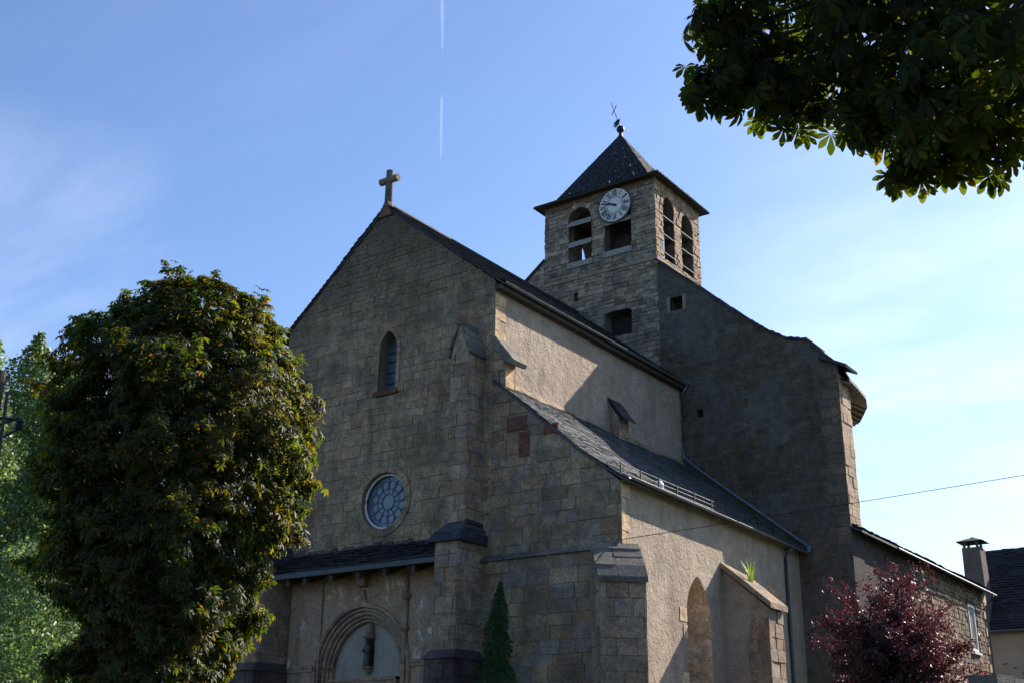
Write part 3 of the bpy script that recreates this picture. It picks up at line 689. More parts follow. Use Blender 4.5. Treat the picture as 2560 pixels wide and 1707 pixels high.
# diagonal corner buttress
db = thing('buttress', 'diagonal corner buttress under a mossy sloped coping', None, (.4, -.6, 0)); db.parent = ch; db.matrix_parent_inverse = Matrix.Translation(-ch.location)
DA = rad(42); dn = Vector((math.sin(DA), -math.cos(DA), 0)); dt = Vector((math.cos(DA), math.sin(DA), 0)); dO = dt * (-.2)
hw = .56; dd = .95
mb = MB(); P = [dO - dt * hw + dn * dd, dO + dt * hw + dn * dd, dO + dt * hw - dn * .3, dO - dt * hw - dn * .3]
Z = Vector((0, 0, 1)); mb.hexa([p.copy() for p in P], [P[0] + Z * 6.45, P[1] + Z * 6.45, P[2] + Z * 7.3, P[3] + Z * 7.3])
masonry(mb, Pl(dO + dn * dd, dt, dn), [(-hw, 0), (hw, 0), (hw, 6.42), (-hw, 6.42)], [], (.34, .5), (.45, .8), seed=71, d0=.025)
masonry(mb, Pl(dO - dt * hw, dn, -dt), [(0, 0), (dd, 0), (dd, 6.42), (0, 7.0)], [], (.34, .5), (.45, .8), seed=72, d0=.025)
masonry(mb, Pl(dO + dt * hw, dn, dt), [(0, 0), (dd, 0), (dd, 6.42), (0, 7.0)], [], (.34, .5), (.45, .8), seed=73, d0=.025)
sub(db, mb, 'shaft', M_but)
mb = MB(); R = random.Random(4)
nrow = 4
for k in range(nrow):
    s0, s1 = k / nrow, (k + 1) / nrow
    zz = lambda s: 6.52 + 1.0 * s ** .85
    for (a, b) in ((-hw - .07, -.1), (-.1, hw + .07)):
        p0 = dO + dn * (dd + .1) * (1 - s0) ; p1 = dO + dn * (dd + .1) * (1 - s1)
        j = R.uniform(-.03, .03)
        if zz(s1) > 7.6: continue
        mb.hexa([p0 + dt * (a + .006) + Z * (zz(s0) - .16), p0 + dt * (b - .006) + Z * (zz(s0) - .16), p1 + dt * (b - .006) + Z * (zz(s1) - .16), p1 + dt * (a + .006) + Z * (zz(s1) - .16)],
                [p0 + dt * (a + .006) + Z * (zz(s0) + j), p0 + dt * (b - .006) + Z * (zz(s0) + j), p1 + dt * (b - .006) + Z * (zz(s1) - .02), p1 + dt * (a + .006) + Z * (zz(s1) - .02)])
sub(db, mb, 'coping', M_cop)
# south buttress of the aisle
sb = thing('buttress', 'sunlit buttress of the aisle wall with a steep pale stone coping', None, (.7, 6.2, 0)); sb.parent = ch; sb.matrix_parent_inverse = Matrix.Translation(-ch.location)
y0, y1, xe = 5.74, 6.74, 1.36
mb = MB(); mb.prism([(0, y0 + .03, 0), (xe - .03, y0 + .03, 0), (xe - .03, y0 + .03, 6.5), (0, y0 + .03, 7.65)], (0, y1 - y0 - .06, 0)); sub(sb, mb, 'core', M_cren)
mb = MB(); masonry(mb, Pl((0, y0 + .03, 0), (1, 0, 0), (0, -1, 0)), [(.75, 0), (xe, 0), (xe, 6.5), (.9, 6.8), (.7, 5.4)], [], (.34, .46), (.3, .6), seed=81, d0=.012); masonry(mb, Pl((xe - .03, 0, 0), (0, 1, 0), (1, 0, 0)), [(y0, 0), (y1, 0), (y1, 6.5), (y0, 6.5)], [], (.3, .45), (.3, .7), seed=82, d0=.03, dj=.02); sub(sb, mb, 'quoins', M_but)
mb = MB(); R = random.Random(12); n = 5
for k in range(n):
    s0, s1 = k / n, (k + 1) / n; xa, xb = -.0 + 1.5 * s0, -.0 + 1.5 * s1; za, zb = 7.86 - 1.24 * s0, 7.86 - 1.24 * s1; j = R.uniform(0, .03)
    mb.hexa([(xa, y0 - .1, za - .16), (xb - .01, y0 - .1, zb - .16), (xb - .01, y1 + .1, zb - .16), (xa, y1 + .1, za - .16)], [(xa, y0 - .09, za + j), (xb - .01, y0 - .09, zb + j), (xb - .01, y1 + .1, zb + j), (xa, y1 + .1, za + j)])
sub(sb, mb, 'coping', M_copl)

# north aisle behind the chestnut
mb = MB(); mb.box(-16.5, -12.66, .25, 9, 0, 5.6); masonry(mb, Pl((0, .25, 0), (1, 0, 0), (0, -1, 0)), [(-16.5, 0), (-12.7, 0), (-12.7, 5.5), (-16.5, 5.5)], [], (.34, .5), (.5, .9), seed=91)
mb.prism([(-16.7, .1, 5.5), (-12.66, .1, 7.4), (-12.66, .1, 7.55), (-16.7, .1, 5.65)], (0, 9, 0)); mb.build('north_aisle', M_but, ch)
mb = MB(); wallface(mb, Pl((-12.66, 0, 0), (0, 1, 0), (-1, 0, 0)), [(0, 0), (YB, 0), (YB, 15.7), (0, 15.7)]); mb.build('north_wall', M_cren, ch)

# porch lean-to roof over the portal
pr = thing('porch_roof', None, None, (-8.4, -.5, 7.5)); pr.parent = ch; pr.matrix_parent_inverse = Matrix.Translation(-ch.location)
mb = MB(); slates(mb, [(0, -.86, 7.56), (0, .0, 8.22)], -11.62, -5.18, (1, 0, 0), ex=.16, wd=(.16, .34), seed=45, lift=.05, thick=.022)
mb.hexa([(-11.62, -.84, 7.44), (-5.18, -.84, 7.44), (-5.18, 0, 8.05), (-11.62, 0, 8.05)], [(-11.62, -.84, 7.52), (-5.18, -.84, 7.52), (-5.18, 0, 8.16), (-11.62, 0, 8.16)]); sub(pr, mb, 'slates', M_slated)
mb = MB(); R = random.Random(14); u = -11.6
while u < -5.2:
    w = R.uniform(.12, .35); h = R.uniform(.06, .2); mb.hexa([(u, -.12, 8.12), (u + w, -.12, 8.12), (u + w, -.0, 8.12), (u, 0, 8.12)], [(u + .02, -.09, 8.14 + h), (u + w - .02, -.07, 8.12 + h), (u + w, -.0, 8.2 + h), (u, 0, 8.2 + h)]); u += w * .9
sub(pr, mb, 'flashing', M_butd)
mb = MB(); mb.box(-11.75, -5.05, -.98, -.88, 7.38, 7.52); mb.tube([(-11.75, -.97, 7.53), (-5.05, -.97, 7.57)], .02, 6); sub(pr, mb, 'gutter', M_lead)
for x in (-11.0, -10.3, -9.25, -8.2, -7.2, -6.15):
    mb = MB(); mb.hexa([(x - .07, -.86, 7.16), (x + .07, -.86, 7.16), (x + .07, 0, 7.5), (x - .07, 0, 7.5)], [(x - .07, -.86, 7.40), (x + .07, -.86, 7.40), (x + .07, 0, 8.0), (x - .07, 0, 8.0)]); sub(pr, mb, 'rafter', M_wood)

# portal
po = thing('portal', None, None, (-8.63, 0, 0)); po.parent = ch; po.matrix_parent_inverse = Matrix.Translation(-ch.location)
mb = MB(); wallface(mb, FW, [(-11.6, 0), (-5.2, 0), (-5.2, 8.1), (-11.6, 8.1)], [arch(-8.63, 1.80, .02, 4.7, 1.85, 12, True)], .05, .06)
sub(po, mb, 'wall_panel', M_ptl)
PC = -8.65
for k, (w, ri, d, r) in enumerate(((1.80, 1.86, .05, .075), (1.66, 1.74, -.0, .05), (1.55, 1.64, -.07, .06), (1.44, 1.54, -.13, .045), (1.34, 1.45, -.2, .05))):
    pth = arch(PC, w, 0.02, 4.7, ri, 14, True)[1:] + [(PC - w, .02)]
    mb = MB(); mb.tube([FW(*p, d) for p in pth], r, 7, False)
    if k: wp = arch(PC, w - .05, .02, 4.7, ri - .05, 14, True); wo = arch(PC, w + .09, .01, 4.7, ri + .09, 14, True); wallface(mb, FW, wo, [wp], d - .03, .12)
    sub(po, mb, 'arch_moulding', M_moul, False)
mb = MB(); wallface(mb, FW, arch(PC, 1.40, .0, 4.7, 1.5, 14, True), [], -.3); sub(po, mb, 'tympanum', M_tymp)
mb = MB(); mb.box(PC - 1.3, PC + 1.3, .02, .3, 4.28, 4.52); mb.box(PC - 1.3, PC + 1.3, -.02, .3, 4.44, 4.53); sub(po, mb, 'lintel', M_moul)
for s_ in (-1, 1):
    mb = MB(); x0, x1 = sorted((PC + s_ * .02, PC + s_ * 1.22)); mb.box(x0, x1, .16, .24, 0, 4.28)
    for k in range(6): a = x0 + (x1 - x0) * (k + .5) / 6; mb.box(a - .085, a + .085, .13, .16, .05, 4.2)
    sub(po, mb, 'door_leaf', M_wood)
# ogee tip above the arch
mb = MB(); mb.prism([FW(PC - .55, 6.42, .03), FW(PC - .16, 6.60, .03), FW(PC - .03, 7.0, .03), FW(PC + .03, 7.0, .03), FW(PC + .16, 6.60, .03), FW(PC + .55, 6.42, .03), FW(PC, 6.5, .03)], (0, -.09, 0)); sub(po, mb, 'ogee_tip', M_moul)
mb = MB(); mb.prism([FW(PC - .14, 7.08, .05), FW(PC + .14, 7.08, .05), FW(PC + .2, 7.5, .05), FW(PC - .2, 7.5, .05)], (0, -.22, 0)); sub(po, mb, 'corbel', M_moul)
for x, zt, rr in ((-10.28, 7.45, .035), (-7.0, 6.6, .075)):
    mb = MB(); mb.tube([(x, -.09, 0), (x, -.09, zt)], rr, 8); mb.tube([(x, -.09, 4.85), (x, -.09, 5.0)], rr * 1.5, 8)
    if rr > .05:
        mb.lathe((x, -.1, zt), [(.11, 0), (.13, .12), (.06, .2), (.08, .35), (.02, .75)], 8); mb.tube([(x, -.09, 5.75), (x, -.09, 5.85)], .12, 8)
    sub(po, mb, 'pinnacle_shaft', M_moul)
for x0, x1 in ((-11.55, -10.5), (-6.9, -5.22)):
    mb = MB(); mb.box(x0, x1, -.13, -.05, 4.86, 4.94); mb.box(x0, x1, -.10, -.05, 4.76, 4.86); sub(po, mb, 'impost', M_moul)
mb = MB(); xc = -8.6
mb.lathe((xc, .22, 4.62), [(.02, 0), (.08, .06), (.12, .14), (.17, .18), (.17, .22), (.0, .22)], 10); sub(po, mb, 'console', M_moul)
mb = MB(); mb.lathe((xc, .22, 5.62), [(.15, 0), (.19, .05), (.15, .1), (.17, .18), (.12, .28), (.14, .31), (.10, .42), (.02, .46)], 8); sub(po, mb, 'canopy', M_moul)
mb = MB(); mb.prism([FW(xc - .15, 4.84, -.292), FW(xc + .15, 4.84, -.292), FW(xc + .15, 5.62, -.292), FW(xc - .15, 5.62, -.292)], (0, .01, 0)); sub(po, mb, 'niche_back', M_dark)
# statue: a robed standing figure, one continuous lathe-like body
st = MB(); n = 14; sects = [(0, .115, .09), (.08, .11, .085), (.25, .095, .075), (.38, .105, .08), (.46, .12, .085), (.54, .125, .08), (.585, .11, .07), (.61, .045, .04), (.635, .05, .052), (.67, .062, .066), (.71, .058, .062), (.75, .03, .035), (.765, .002, .002)]
vs = []; fs = []
for (z, a, b) in sects:
    for k in range(n):
        t_ = 2 * math.pi * k / n; fold = 1 + (.09 * math.sin(5 * t_ + z * 6) if z < .5 else 0)
        vs.append((xc + a * fold * math.cos(t_), .16 - b * fold * math.sin(t_) + (-.02 if z > .6 else 0), 4.85 + z))
for i in range(len(sects) - 1):
    for k in range(n): fs.append((i * n + k, i * n + (k + 1) % n, (i + 1) * n + (k + 1) % n, (i + 1) * n + k))
st.add(vs, fs)
st.tube([(xc - .11, .15, 5.37), (xc - .12, .09, 5.27), (xc - .02, .05, 5.27)], [.034, .03, .022], 7); st.tube([(xc + .11, .15, 5.37), (xc + .12, .09, 5.24), (xc + .03, .05, 5.22)], [.034, .03, .022], 7)
tag(st.build('statue', M_statue, None, True), 'small dark robed stone figure standing under a canopy in the portal arch', 'statue')

# cross on the gable
cr = thing('gable_cross', None, None, (-8.6, -.02, 19.3)); cr.parent = ch; cr.matrix_parent_inverse = Matrix.Translation(-ch.location)
mb = MB(); mb.prism([(-8.88, -.10, 19.02), (-8.3, -.10, 19.02), (-8.5, -.10, 19.40), (-8.68, -.10, 19.40)], (0, .35, 0)); sub(cr, mb, 'gable_stone', M_orange)
mb = MB(); mb.lathe((-8.6, .05, 19.36), [(.2, 0), (.17, .1), (.11, .25), (.1, .3)], 8); sub(cr, mb, 'foot', M_but)
mb = MB(); mb.tube([(-8.6, .05, 19.6), (-8.6, .05, 20.74)], [.13, .115], 8); mb.tube([(-8.98, .05, 20.4), (-8.22, .05, 20.4)], .12, 8); sub(cr, mb, 'shaft', M_cop)

# ------------------------------------------------------------------ tower block
BW = Pl((0, YB, 0), (1, 0, 0), (0, -1, 0))
verge = [(1.86, 15.28), (1.37, 15.80), (.87, 16.40), (.1, 16.62), (-.57, 17.04), (-1.29, 17.63), (-2.02, 18.27), (-2.94, 19.12), (-4.97, 20.92)]
lverge = [(-10.17, 22.1), (-11.35, 21.2), (-14, 18.9), (-16, 17.2)]
sqh = [(-4.42, 18.65), (-3.9, 18.65), (-3.9, 19.18), (-4.42, 19.18)]
bigh = arch(-6.72, .62, 18.12, 19.08, .13, 4)
slit = [(-8.75, 20.0), (-8.55, 20.0), (-8.55, 20.38), (-8.75, 20.38)]
put = [(-3.5, 14.3), (-3.25, 14.3), (-3.25, 14.6), (-3.5, 14.6)]
tw = thing('tower', None, None, (-7.5, 13.5, 12)); tw.parent = ch; tw.matrix_parent_inverse = Matrix.Translation(-ch.location)
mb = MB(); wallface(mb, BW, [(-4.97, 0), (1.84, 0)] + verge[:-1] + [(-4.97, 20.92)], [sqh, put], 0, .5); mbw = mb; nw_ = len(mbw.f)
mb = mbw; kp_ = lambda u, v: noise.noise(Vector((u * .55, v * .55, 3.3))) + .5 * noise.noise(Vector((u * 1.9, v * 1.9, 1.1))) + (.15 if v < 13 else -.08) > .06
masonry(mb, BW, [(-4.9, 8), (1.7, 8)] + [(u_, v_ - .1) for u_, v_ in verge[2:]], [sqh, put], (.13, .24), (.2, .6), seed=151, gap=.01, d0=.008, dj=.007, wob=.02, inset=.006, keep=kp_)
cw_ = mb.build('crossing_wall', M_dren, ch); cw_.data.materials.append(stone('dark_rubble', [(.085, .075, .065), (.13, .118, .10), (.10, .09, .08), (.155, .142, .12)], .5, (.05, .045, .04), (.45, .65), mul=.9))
for p_ in cw_.data.polygons:
    if p_.index >= nw_: p_.material_index = 1
mb = MB(); wallface(mb, BW, [(-16, 0), (-4.97, 0), (-4.97, 21.05), (-10.17, 21.05), (-10.17, 21.05)] [:4] + [(-10.17, 22.1), (-11.35, 21.2), (-14, 18.9), (-16, 17.2)], [bigh, slit], 0, .6); sub(tw, mb, 'base_wall', M_mortar)
mb = MB(); masonry(mb, BW, [(-10.17, 14.5), (-4.9, 14.5), (-4.9, 21.0), (-10.17, 21.0)], [bigh, slit], (.14, .24), (.2, .55), seed=101, gap=.008, dj=.022, wob=.014)
masonry(mb, BW, [(-13, 14.5), (-10.19, 14.5), (-10.19, 22.1), (-11.35, 21.2), (-13, 19.8)], [], (.14, .24), (.2, .55), seed=102, gap=.008, dj=.022, wob=.014)
sub(tw, mb, 'base_stonework', M_tow)
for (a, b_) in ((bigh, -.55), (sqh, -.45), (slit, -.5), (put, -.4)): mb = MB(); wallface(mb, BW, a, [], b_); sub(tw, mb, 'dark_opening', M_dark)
mb = MB(); ring(mb, BW, bigh[2:-0], .16, -.05, .06); sub(tw, mb, 'opening_arch', M_tow); mb = MB()
mb.hexa([BW(-7.6, 17.9, -.2), BW(-5.9, 17.9, -.2), BW(-5.9, 17.9, .06), BW(-7.6, 17.9, .06)], [BW(-7.6, 18.08, -.2), BW(-5.9, 18.08, -.2), BW(-5.9, 18.06, .06), BW(-7.6, 18.06, .06)]); sub(tw, mb, 'opening_sill', M_tow)
for sx in (-4.56, -3.9): mb = MB(); mb.hexa([BW(sx, 18.6, -.1), BW(sx + .14, 18.6, -.1), BW(sx + .14, 19.22, -.1), BW(sx, 19.22, -.1)], [BW(sx, 18.6, .012), BW(sx + .14, 18.6, .012), BW(sx + .14, 19.22, .012), BW(sx, 19.22, .012)]); sub(tw, mb, 'opening_jamb', M_tow)
mb = MB(); R = random.Random(55); z = 9.2; k = 0
while z < 15.0:
    h = R.uniform(.26, .42); w = (.35, .62)[k % 2] * R.uniform(.8, 1.2); k += 1
    mb.hexa([BW(1.84 - w, z + .01, -.02), BW(1.82, z + .01, -.02), BW(1.82, z + h - .01, -.02), BW(1.84 - w, z + h - .01, -.02)], [BW(1.84 - w, z + .01, .018), BW(1.82, z + .01, .018), BW(1.82, z + h - .01, .018), BW(1.84 - w, z + h - .01, .018)]); z += h
mb.build('crossing_quoins', stone('dark_quoin', [(.15, .13, .115), (.20, .18, .155), (.13, .12, .11)], .5, (.06, .055, .05), (.45, .65), mul=.95), ch)
SW = Pl((1.84, 0, 0), (0, 1, 0), (1, 0, 0))
mb = MB(); masonry(mb, SW, [(YB, 9.75), (12.62, 9.75), (12.62, 15.0), (YB, 15.0)], [], (.25, .42), (.25, .7), seed=111, d0=.015, dj=.02)
foot = [(1.84, YB), (1.84, 12.62), (1.25, 13.6), (.3, 14.4), (-1.5, 15.0), (-1.5, 17)]
mb.add([(x, y, 0) for x, y in foot] + [(x, y, 15.0) for x, y in foot], [(i, i + 1, i + 1 + len(foot), i + len(foot)) for i in range(len(foot) - 1)])
mb.build('crossing_side_wall', M_towl, ch)
mb = MB(); wallface(mb, Pl((1.845, 0, 0), (0, 1, 0), (1, 0, 0)), [(YB, 0), (12.64, 0), (12.64, 9.8), (YB, 9.8)]); mb.build('crossing_side_base', render_mat('shade_toned_base_render', (.05, .042, .042), (.08, .068, .066), .6, .03, stain=.4, mott=.3), ch)  # as on the annex, shade is put into the render colour
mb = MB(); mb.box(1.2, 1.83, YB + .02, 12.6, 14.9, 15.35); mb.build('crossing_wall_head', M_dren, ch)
mb = MB()
full = verge
for i in range(len(full) - 1):
    (xa, za), (xb, zb) = full[i], full[i + 1]
    L_ = math.hypot(xb - xa, zb - za); n = max(1, int(L_ / .22)); R = random.Random(200 + i)
    for k in range(n):
        t0, t1 = k / n, (k + 1.15) / n; a_ = (xa + (xb - xa) * t0, za + (zb - za) * t0); b_ = (xa + (xb - xa) * t1, za + (zb - za) * t1)
        nx, nz_ = (zb - za) / L_, -(xb - xa) / L_
        if nz_ < 0: nx, nz_ = -nx, -nz_
        j = R.uniform(.03, .06); yy = YB - .12 + R.uniform(-.03, .02); y2 = 13.2 if xa < 1.3 else 12.4
        mb.hexa([(a_[0] + nx * -.01, yy, a_[1] + nz_ * -.01), (b_[0] - nx * .02, yy, b_[1] - nz_ * .02), (b_[0] - nx * .02, y2, b_[1] - nz_ * .02), (a_[0] + nx * -.01, y2, a_[1] - nz_ * .01)],
                [(a_[0] + nx * (j + .03), yy, a_[1] + nz_ * (j + .03)), (b_[0] + nx * .025, yy, b_[1] + nz_ * .025), (b_[0] + nx * .025, y2, b_[1] + nz_ * .025), (a_[0] + nx * (j + .03), y2, a_[1] + nz_ * (j + .03))])
mb.prism([(2.25, YB - .2, 15.22), (1.3, YB - .2, 15.72), (1.25, YB - .2, 15.62), (2.22, YB - .2, 15.14)], (0, 1.1, 0))
mb.build('crossing_roof', M_slate, ch); mb = MB()
for i in range(3):
    (xa, za), (xb, zb) = lverge[i], lverge[i + 1]; mb.hexa([(xa, YB - .1, za), (xb, YB - .1, zb), (xb, 15, zb), (xa, 15, za)], [(xa, YB - .1, za + .12), (xb, YB - .1, zb + .12), (xb, 15, zb + .12), (xa, 15, za + .12)])
mb.build('crossing_roof', M_slate, ch)
# round apse roof behind the block: wide eave on radiating boards
eav = [(2.20, 11.75), (2.10, 12.8), (1.92, 14.1), (1.62, 15.05), (.75, 16.7), (.2, 17.2), (-1, 17.6)]
inn = [(1.5, 11.75), (1.42, 12.6), (1.15, 13.5), (.9, 14.1), (.2, 15.0), (-.3, 15.4), (-1.2, 15.8)]
mb = MB(); n = len(eav); ZE = 14.72
rf = [(-.5, 12.1, 16.6)] * n
vs = [(x, y, ZE) for x, y in eav] + [(x, y, ZE + .12) for x, y in eav] + [(a[0] * .45 + b[0] * .55 - .2, a[1] * .45 + b[1] * .55, 15.75) for a, b in zip(eav, inn)]
fs = []
for i in range(n - 1): fs += [(i, i + 1, n + i + 1, n + i), (n + i, n + i + 1, 2 * n + i + 1, 2 * n + i)]
mb.add(vs, fs); mb.build('apse_roof', M_slate, ch)
mb = MB(); mb.add([(x, y, ZE + .002) for x, y in eav] + [(x, y, ZE + .32) for x, y in inn], [(i, i + 1, n + i + 1, n + i) for i in range(n - 1)]); mb.build('apse_eave_boarding', M_wood, ch)
mb = MB()
for i in range(n - 1):
    for k in range(3):
        t_ = (k + .5) / 3; a = Vector((eav[i][0] + (eav[i + 1][0] - eav[i][0]) * t_, eav[i][1] + (eav[i + 1][1] - eav[i][1]) * t_, ZE - .03)); b = Vector((inn[i][0] + (inn[i + 1][0] - inn[i][0]) * t_, inn[i][1] + (inn[i + 1][1] - inn[i][1]) * t_, ZE + .26))
        mb.tube([a * .97 + b * .03, b], .055, 4)
mb.build('apse_rafters', M_lou, ch)

# belfry stage with eight open arches
BX0, BX1, BY0, BY1, BZ0, BZ1 = -10.17, -4.97, YB + .02, 15.45, 21.0, 24.65
wl_, wr_ = arch(-8.45, .56, 21.72, 23.6, .55, 6), arch(-6.66, .62, 21.78, 23.5, .58, 6)
sl_, sr_ = arch(12.72, .47, 21.25, 23.55, .5, 6), arch(14.30, .50, 21.25, 23.4, .5, 6)
planes = [(Pl((0, BY0, 0), (1, 0, 0), (0, -1, 0)), BX0, BX1, [wl_, wr_], 121, M_tow), (Pl((BX1, 0, 0), (0, 1, 0), (1, 0, 0)), BY0, BY1, [sl_, sr_], 122, M_towl),
          (Pl((0, BY1, 0), (1, 0, 0), (0, 1, 0)), BX0, BX1, [wl_, wr_], 123, M_tow), (Pl((BX0, 0, 0), (0, 1, 0), (-1, 0, 0)), BY0, BY1, [arch(12.72, .5, 21.3, 23.5, .5, 6), arch(14.3, .5, 21.3, 23.5, .5, 6)], 124, M_tow)]
mbm = MB(); mbd = MB()
for pl, u0, u1, hs, sd_, mt in planes:
    rect = [(u0, BZ0), (u1, BZ0), (u1, BZ1), (u0, BZ1)]
    wallface(mbm, pl, rect, hs, 0, .45); r2 = [(u0 + .44, BZ0), (u1 - .44, BZ0), (u1 - .44, BZ1), (u0 + .44, BZ1)]; wallface(mbd, pl, r2, hs, -.45)
    mb = MB(); masonry(mb, pl, rect, [[(c + (p[0] - c) * 1.0, p[1]) for p in h] for h in hs for c in [0]], (.13, .22), (.18, .5), seed=sd_, gap=.008, dj=.02, wob=.014)
    for h in hs: ring(mb, pl, h[2:], .2, -.02, .05)
    sub(tw, mb, 'belfry_stonework', mt)
sub(tw, mbm, 'belfry_wall', M_dren); sub(tw, mbd, 'belfry_shade_lining', M_wood)  # inner wall faces coloured dark to stand in for interior shade
# louvres
for pl, c, hw_, zs in ((planes[0][0], -8.45, .56, (21.72, 22.42, 23.35)), (planes[0][0], -6.66, .62, (21.8, 22.95)), (planes[1][0], 12.72, .47, (21.5, 22.3, 23.1)), (planes[1][0], 14.3, .5, (21.5, 22.25, 23.0))):
    for i, z in enumerate(zs):
        mb = MB(); outd, ind, hh = (.08, -.06, .26) if pl is planes[0][0] else (.02, -.34, .20)
        if i == 0 and pl is planes[0][0]: mb.hexa([pl(c - hw_ - .04, z - .24, -.3), pl(c + hw_ + .04, z - .24, -.3), pl(c + hw_ + .04, z - .24, .09), pl(c - hw_ - .04, z - .24, .09)], [pl(c - hw_ - .04, z + .05, -.3), pl(c + hw_ + .04, z + .05, -.3), pl(c + hw_ + .04, z, .09), pl(c - hw_ - .04, z, .09)])
        else: mb.hexa([pl(c - hw_, z, outd), pl(c + hw_, z, outd), pl(c + hw_, z + hh, ind), pl(c - hw_, z + hh, ind)], [pl(c - hw_, z + .03, outd), pl(c + hw_, z + .03, outd), pl(c + hw_, z + hh + .03, ind), pl(c - hw_, z + hh + .03, ind)])
        sub(tw, mb, 'louvre', M_lou)
mb = MB(); mb.box(BX0 + .5, BX1 - .5, BY0 + .5, BY1 - .5, 20.9, 21.0); mb.box(BX0 + .46, BX1 - .46, BY0 + .46, BY1 - .46, 24.5, 24.62)
mb.box(-7.75, -5.5, 12.55, 12.65, 21.0, 24.5); sub(tw, mb, 'belfry_dark_backing', M_wood)  # floor, ceiling and a dark panel added to blacken the right opening
mb = MB(); mb.hexa([(BX0 - .02, BY0 - .10, 20.93), (BX1 + .1, BY0 - .10, 20.93), (BX1 + .1, BY1 + .1, 20.93), (BX0 - .02, BY1 + .1, 20.93)], [(BX0 - .02, BY0 - .06, 21.06), (BX1 + .07, BY0 - .06, 21.06), (BX1 + .07, BY1 + .07, 21.06), (BX0 - .02, BY1 + .07, 21.06)])
mb.hexa([(BX1 - .01, YB - .08, 20.75), (BX1 + .14, YB - .08, 20.75), (BX1 + .14, BY1 + .1, 20.75), (BX1 - .01, BY1 + .1, 20.75)], [(BX1 - .01, YB - .08, 20.92), (BX1 + .1, YB - .08, 20.92), (BX1 + .1, BY1 + .1, 20.92), (BX1 - .01, BY1 + .1, 20.92)])
sub(tw, mb, 'string_course', M_tow)
mb = MB(); wallface(mb, Pl((BX1, 0, 0), (0, 1, 0), (1, 0, 0)), [(YB + .6, 10), (BY1, 10), (BY1, 20.9), (YB + .6, 20.9)]); wallface(mb, Pl((0, BY1, 0), (1, 0, 0), (0, 1, 0)), [(BX0, 10), (BX1, 10), (BX1, 20.9), (BX0, 20.9)]); sub(tw, mb, 'shaft_wall', M_towl)
# pyramid roof
AP = Vector((-7.55, 13.55, 28.25)); EZ = 24.60; oh = .36
cor = [(BX0 - oh, BY0 - oh), (BX1 + oh, BY0 - oh), (BX1 + oh, BY1 + oh), (BX0 - oh, BY1 + oh)]
mb = MB(); R = random.Random(77); rows = 26
def rp_(c, s): # s 0 eave .. 1 apex, with a flared foot
    x = c[0] + (AP.x - c[0]) * s; y = c[1] + (AP.y - c[1]) * s
    sb_, zb_ = .22, .20
    z = EZ + (zb_ * s / sb_ if s < sb_ else zb_ + (AP.z - EZ - zb_) * (s - sb_) / (1 - sb_))
    return Vector((x, y, z))
for f_ in range(4):
    a, b = cor[f_], cor[(f_ + 1) % 4]
    for r_ in range(rows):
        s0, s1 = r_ / rows, min(1, (r_ + 1.2) / rows)
        A0, B0, A1, B1 = rp_(a, s0), rp_(b, s0), rp_(a, s1), rp_(b, s1); nrm = (B0 - A0).cross(A1 - A0).normalized()
        if nrm.z < 0: nrm = -nrm
        wl = (B0 - A0).length; n = max(1, int(wl / .24)); cuts = [0] + sorted(min(.99, max(.01, (k + R.uniform(-.3, .3)) / n)) for k in range(1, n)) + [1]
        for c0, c1 in zip(cuts, cuts[1:]):
            l0 = .02 * R.uniform(.6, 1.4)
            top = [A0 + (B0 - A0) * c0 + nrm * l0, A0 + (B0 - A0) * (c1 - .01) + nrm * l0, A1 + (B1 - A1) * (c1 - .01) + nrm * .006, A1 + (B1 - A1) * c0 + nrm * .006]
            mb.hexa([t_ - nrm * .015 for t_ in top], top)
vs = [rp_(c, 0) - Vector((0, 0, .02)) for c in cor] + [AP - Vector((0, 0, .05))]; mb.add(vs, [(3, 2, 1, 0)])
sub(tw, mb, 'pyramid_roof', M_tslate)
mb = MB()
for f_ in range(4): a, b = rp_(cor[f_], .0), rp_(cor[(f_ + 1) % 4], .0); mb.tube([a - Z * .05, b - Z * .05], .03, 5)
mb.add([(BX0 - oh + .03, BY0 - oh + .03, EZ - .04), (BX1 + oh - .03, BY0 - oh + .03, EZ - .04), (BX1 + oh - .03, BY1 + oh - .03, EZ - .04), (BX0 - oh + .03, BY1 + oh - .03, EZ - .04)], [(0, 1, 2, 3)])
sub(tw, mb, 'eave_board', M_wood)
mb = MB(); mb.box(BX0 + .1, BX1 - .02, BY0 - .035, BY0 + .1, 24.28, 24.57); sub(tw, mb, 'brick_band', M_orange)
# weathervane
wv = thing('weathervane', None, None, (AP.x, AP.y, AP.z)); wv.parent = ch; wv.matrix_parent_inverse = Matrix.Translation(-ch.location)
mb = MB(); mb.lathe((AP.x, AP.y, 28.32), [(.12, -.25), (.07, -.05), (.08, 0), (.15, .06), (.18, .16), (.15, .27), (.04, .33)], 14); sub(wv, mb, 'ball', M_iron, True)
tl = Vector((-.30, -.05, 1.0)).normalized(); b0 = Vector((AP.x, AP.y, 28.6)); tip = b0 + tl * 1.35
mb = MB(); mb.tube([b0, tip], .022, 6); cc = b0 + tl * .95; ad = Vector((.62, -.55, .12)).normalized(); mb.tube([cc - ad * .32, cc + ad * .32], .02, 6); sub(wv, mb, 'cross', M_iron)
mb = MB(); q = [(0, .05), (-.18, .02), (-.36, -.1), (-.26, -.12), (-.38, -.24), (-.24, -.24), (-.30, -.36), (-.05, -.16)]
mb.prism([b0 + Vector((u, 0, .38 + v)) for u, v in q], (0, .025, 0)); sub(wv, mb, 'vane', M_iron)
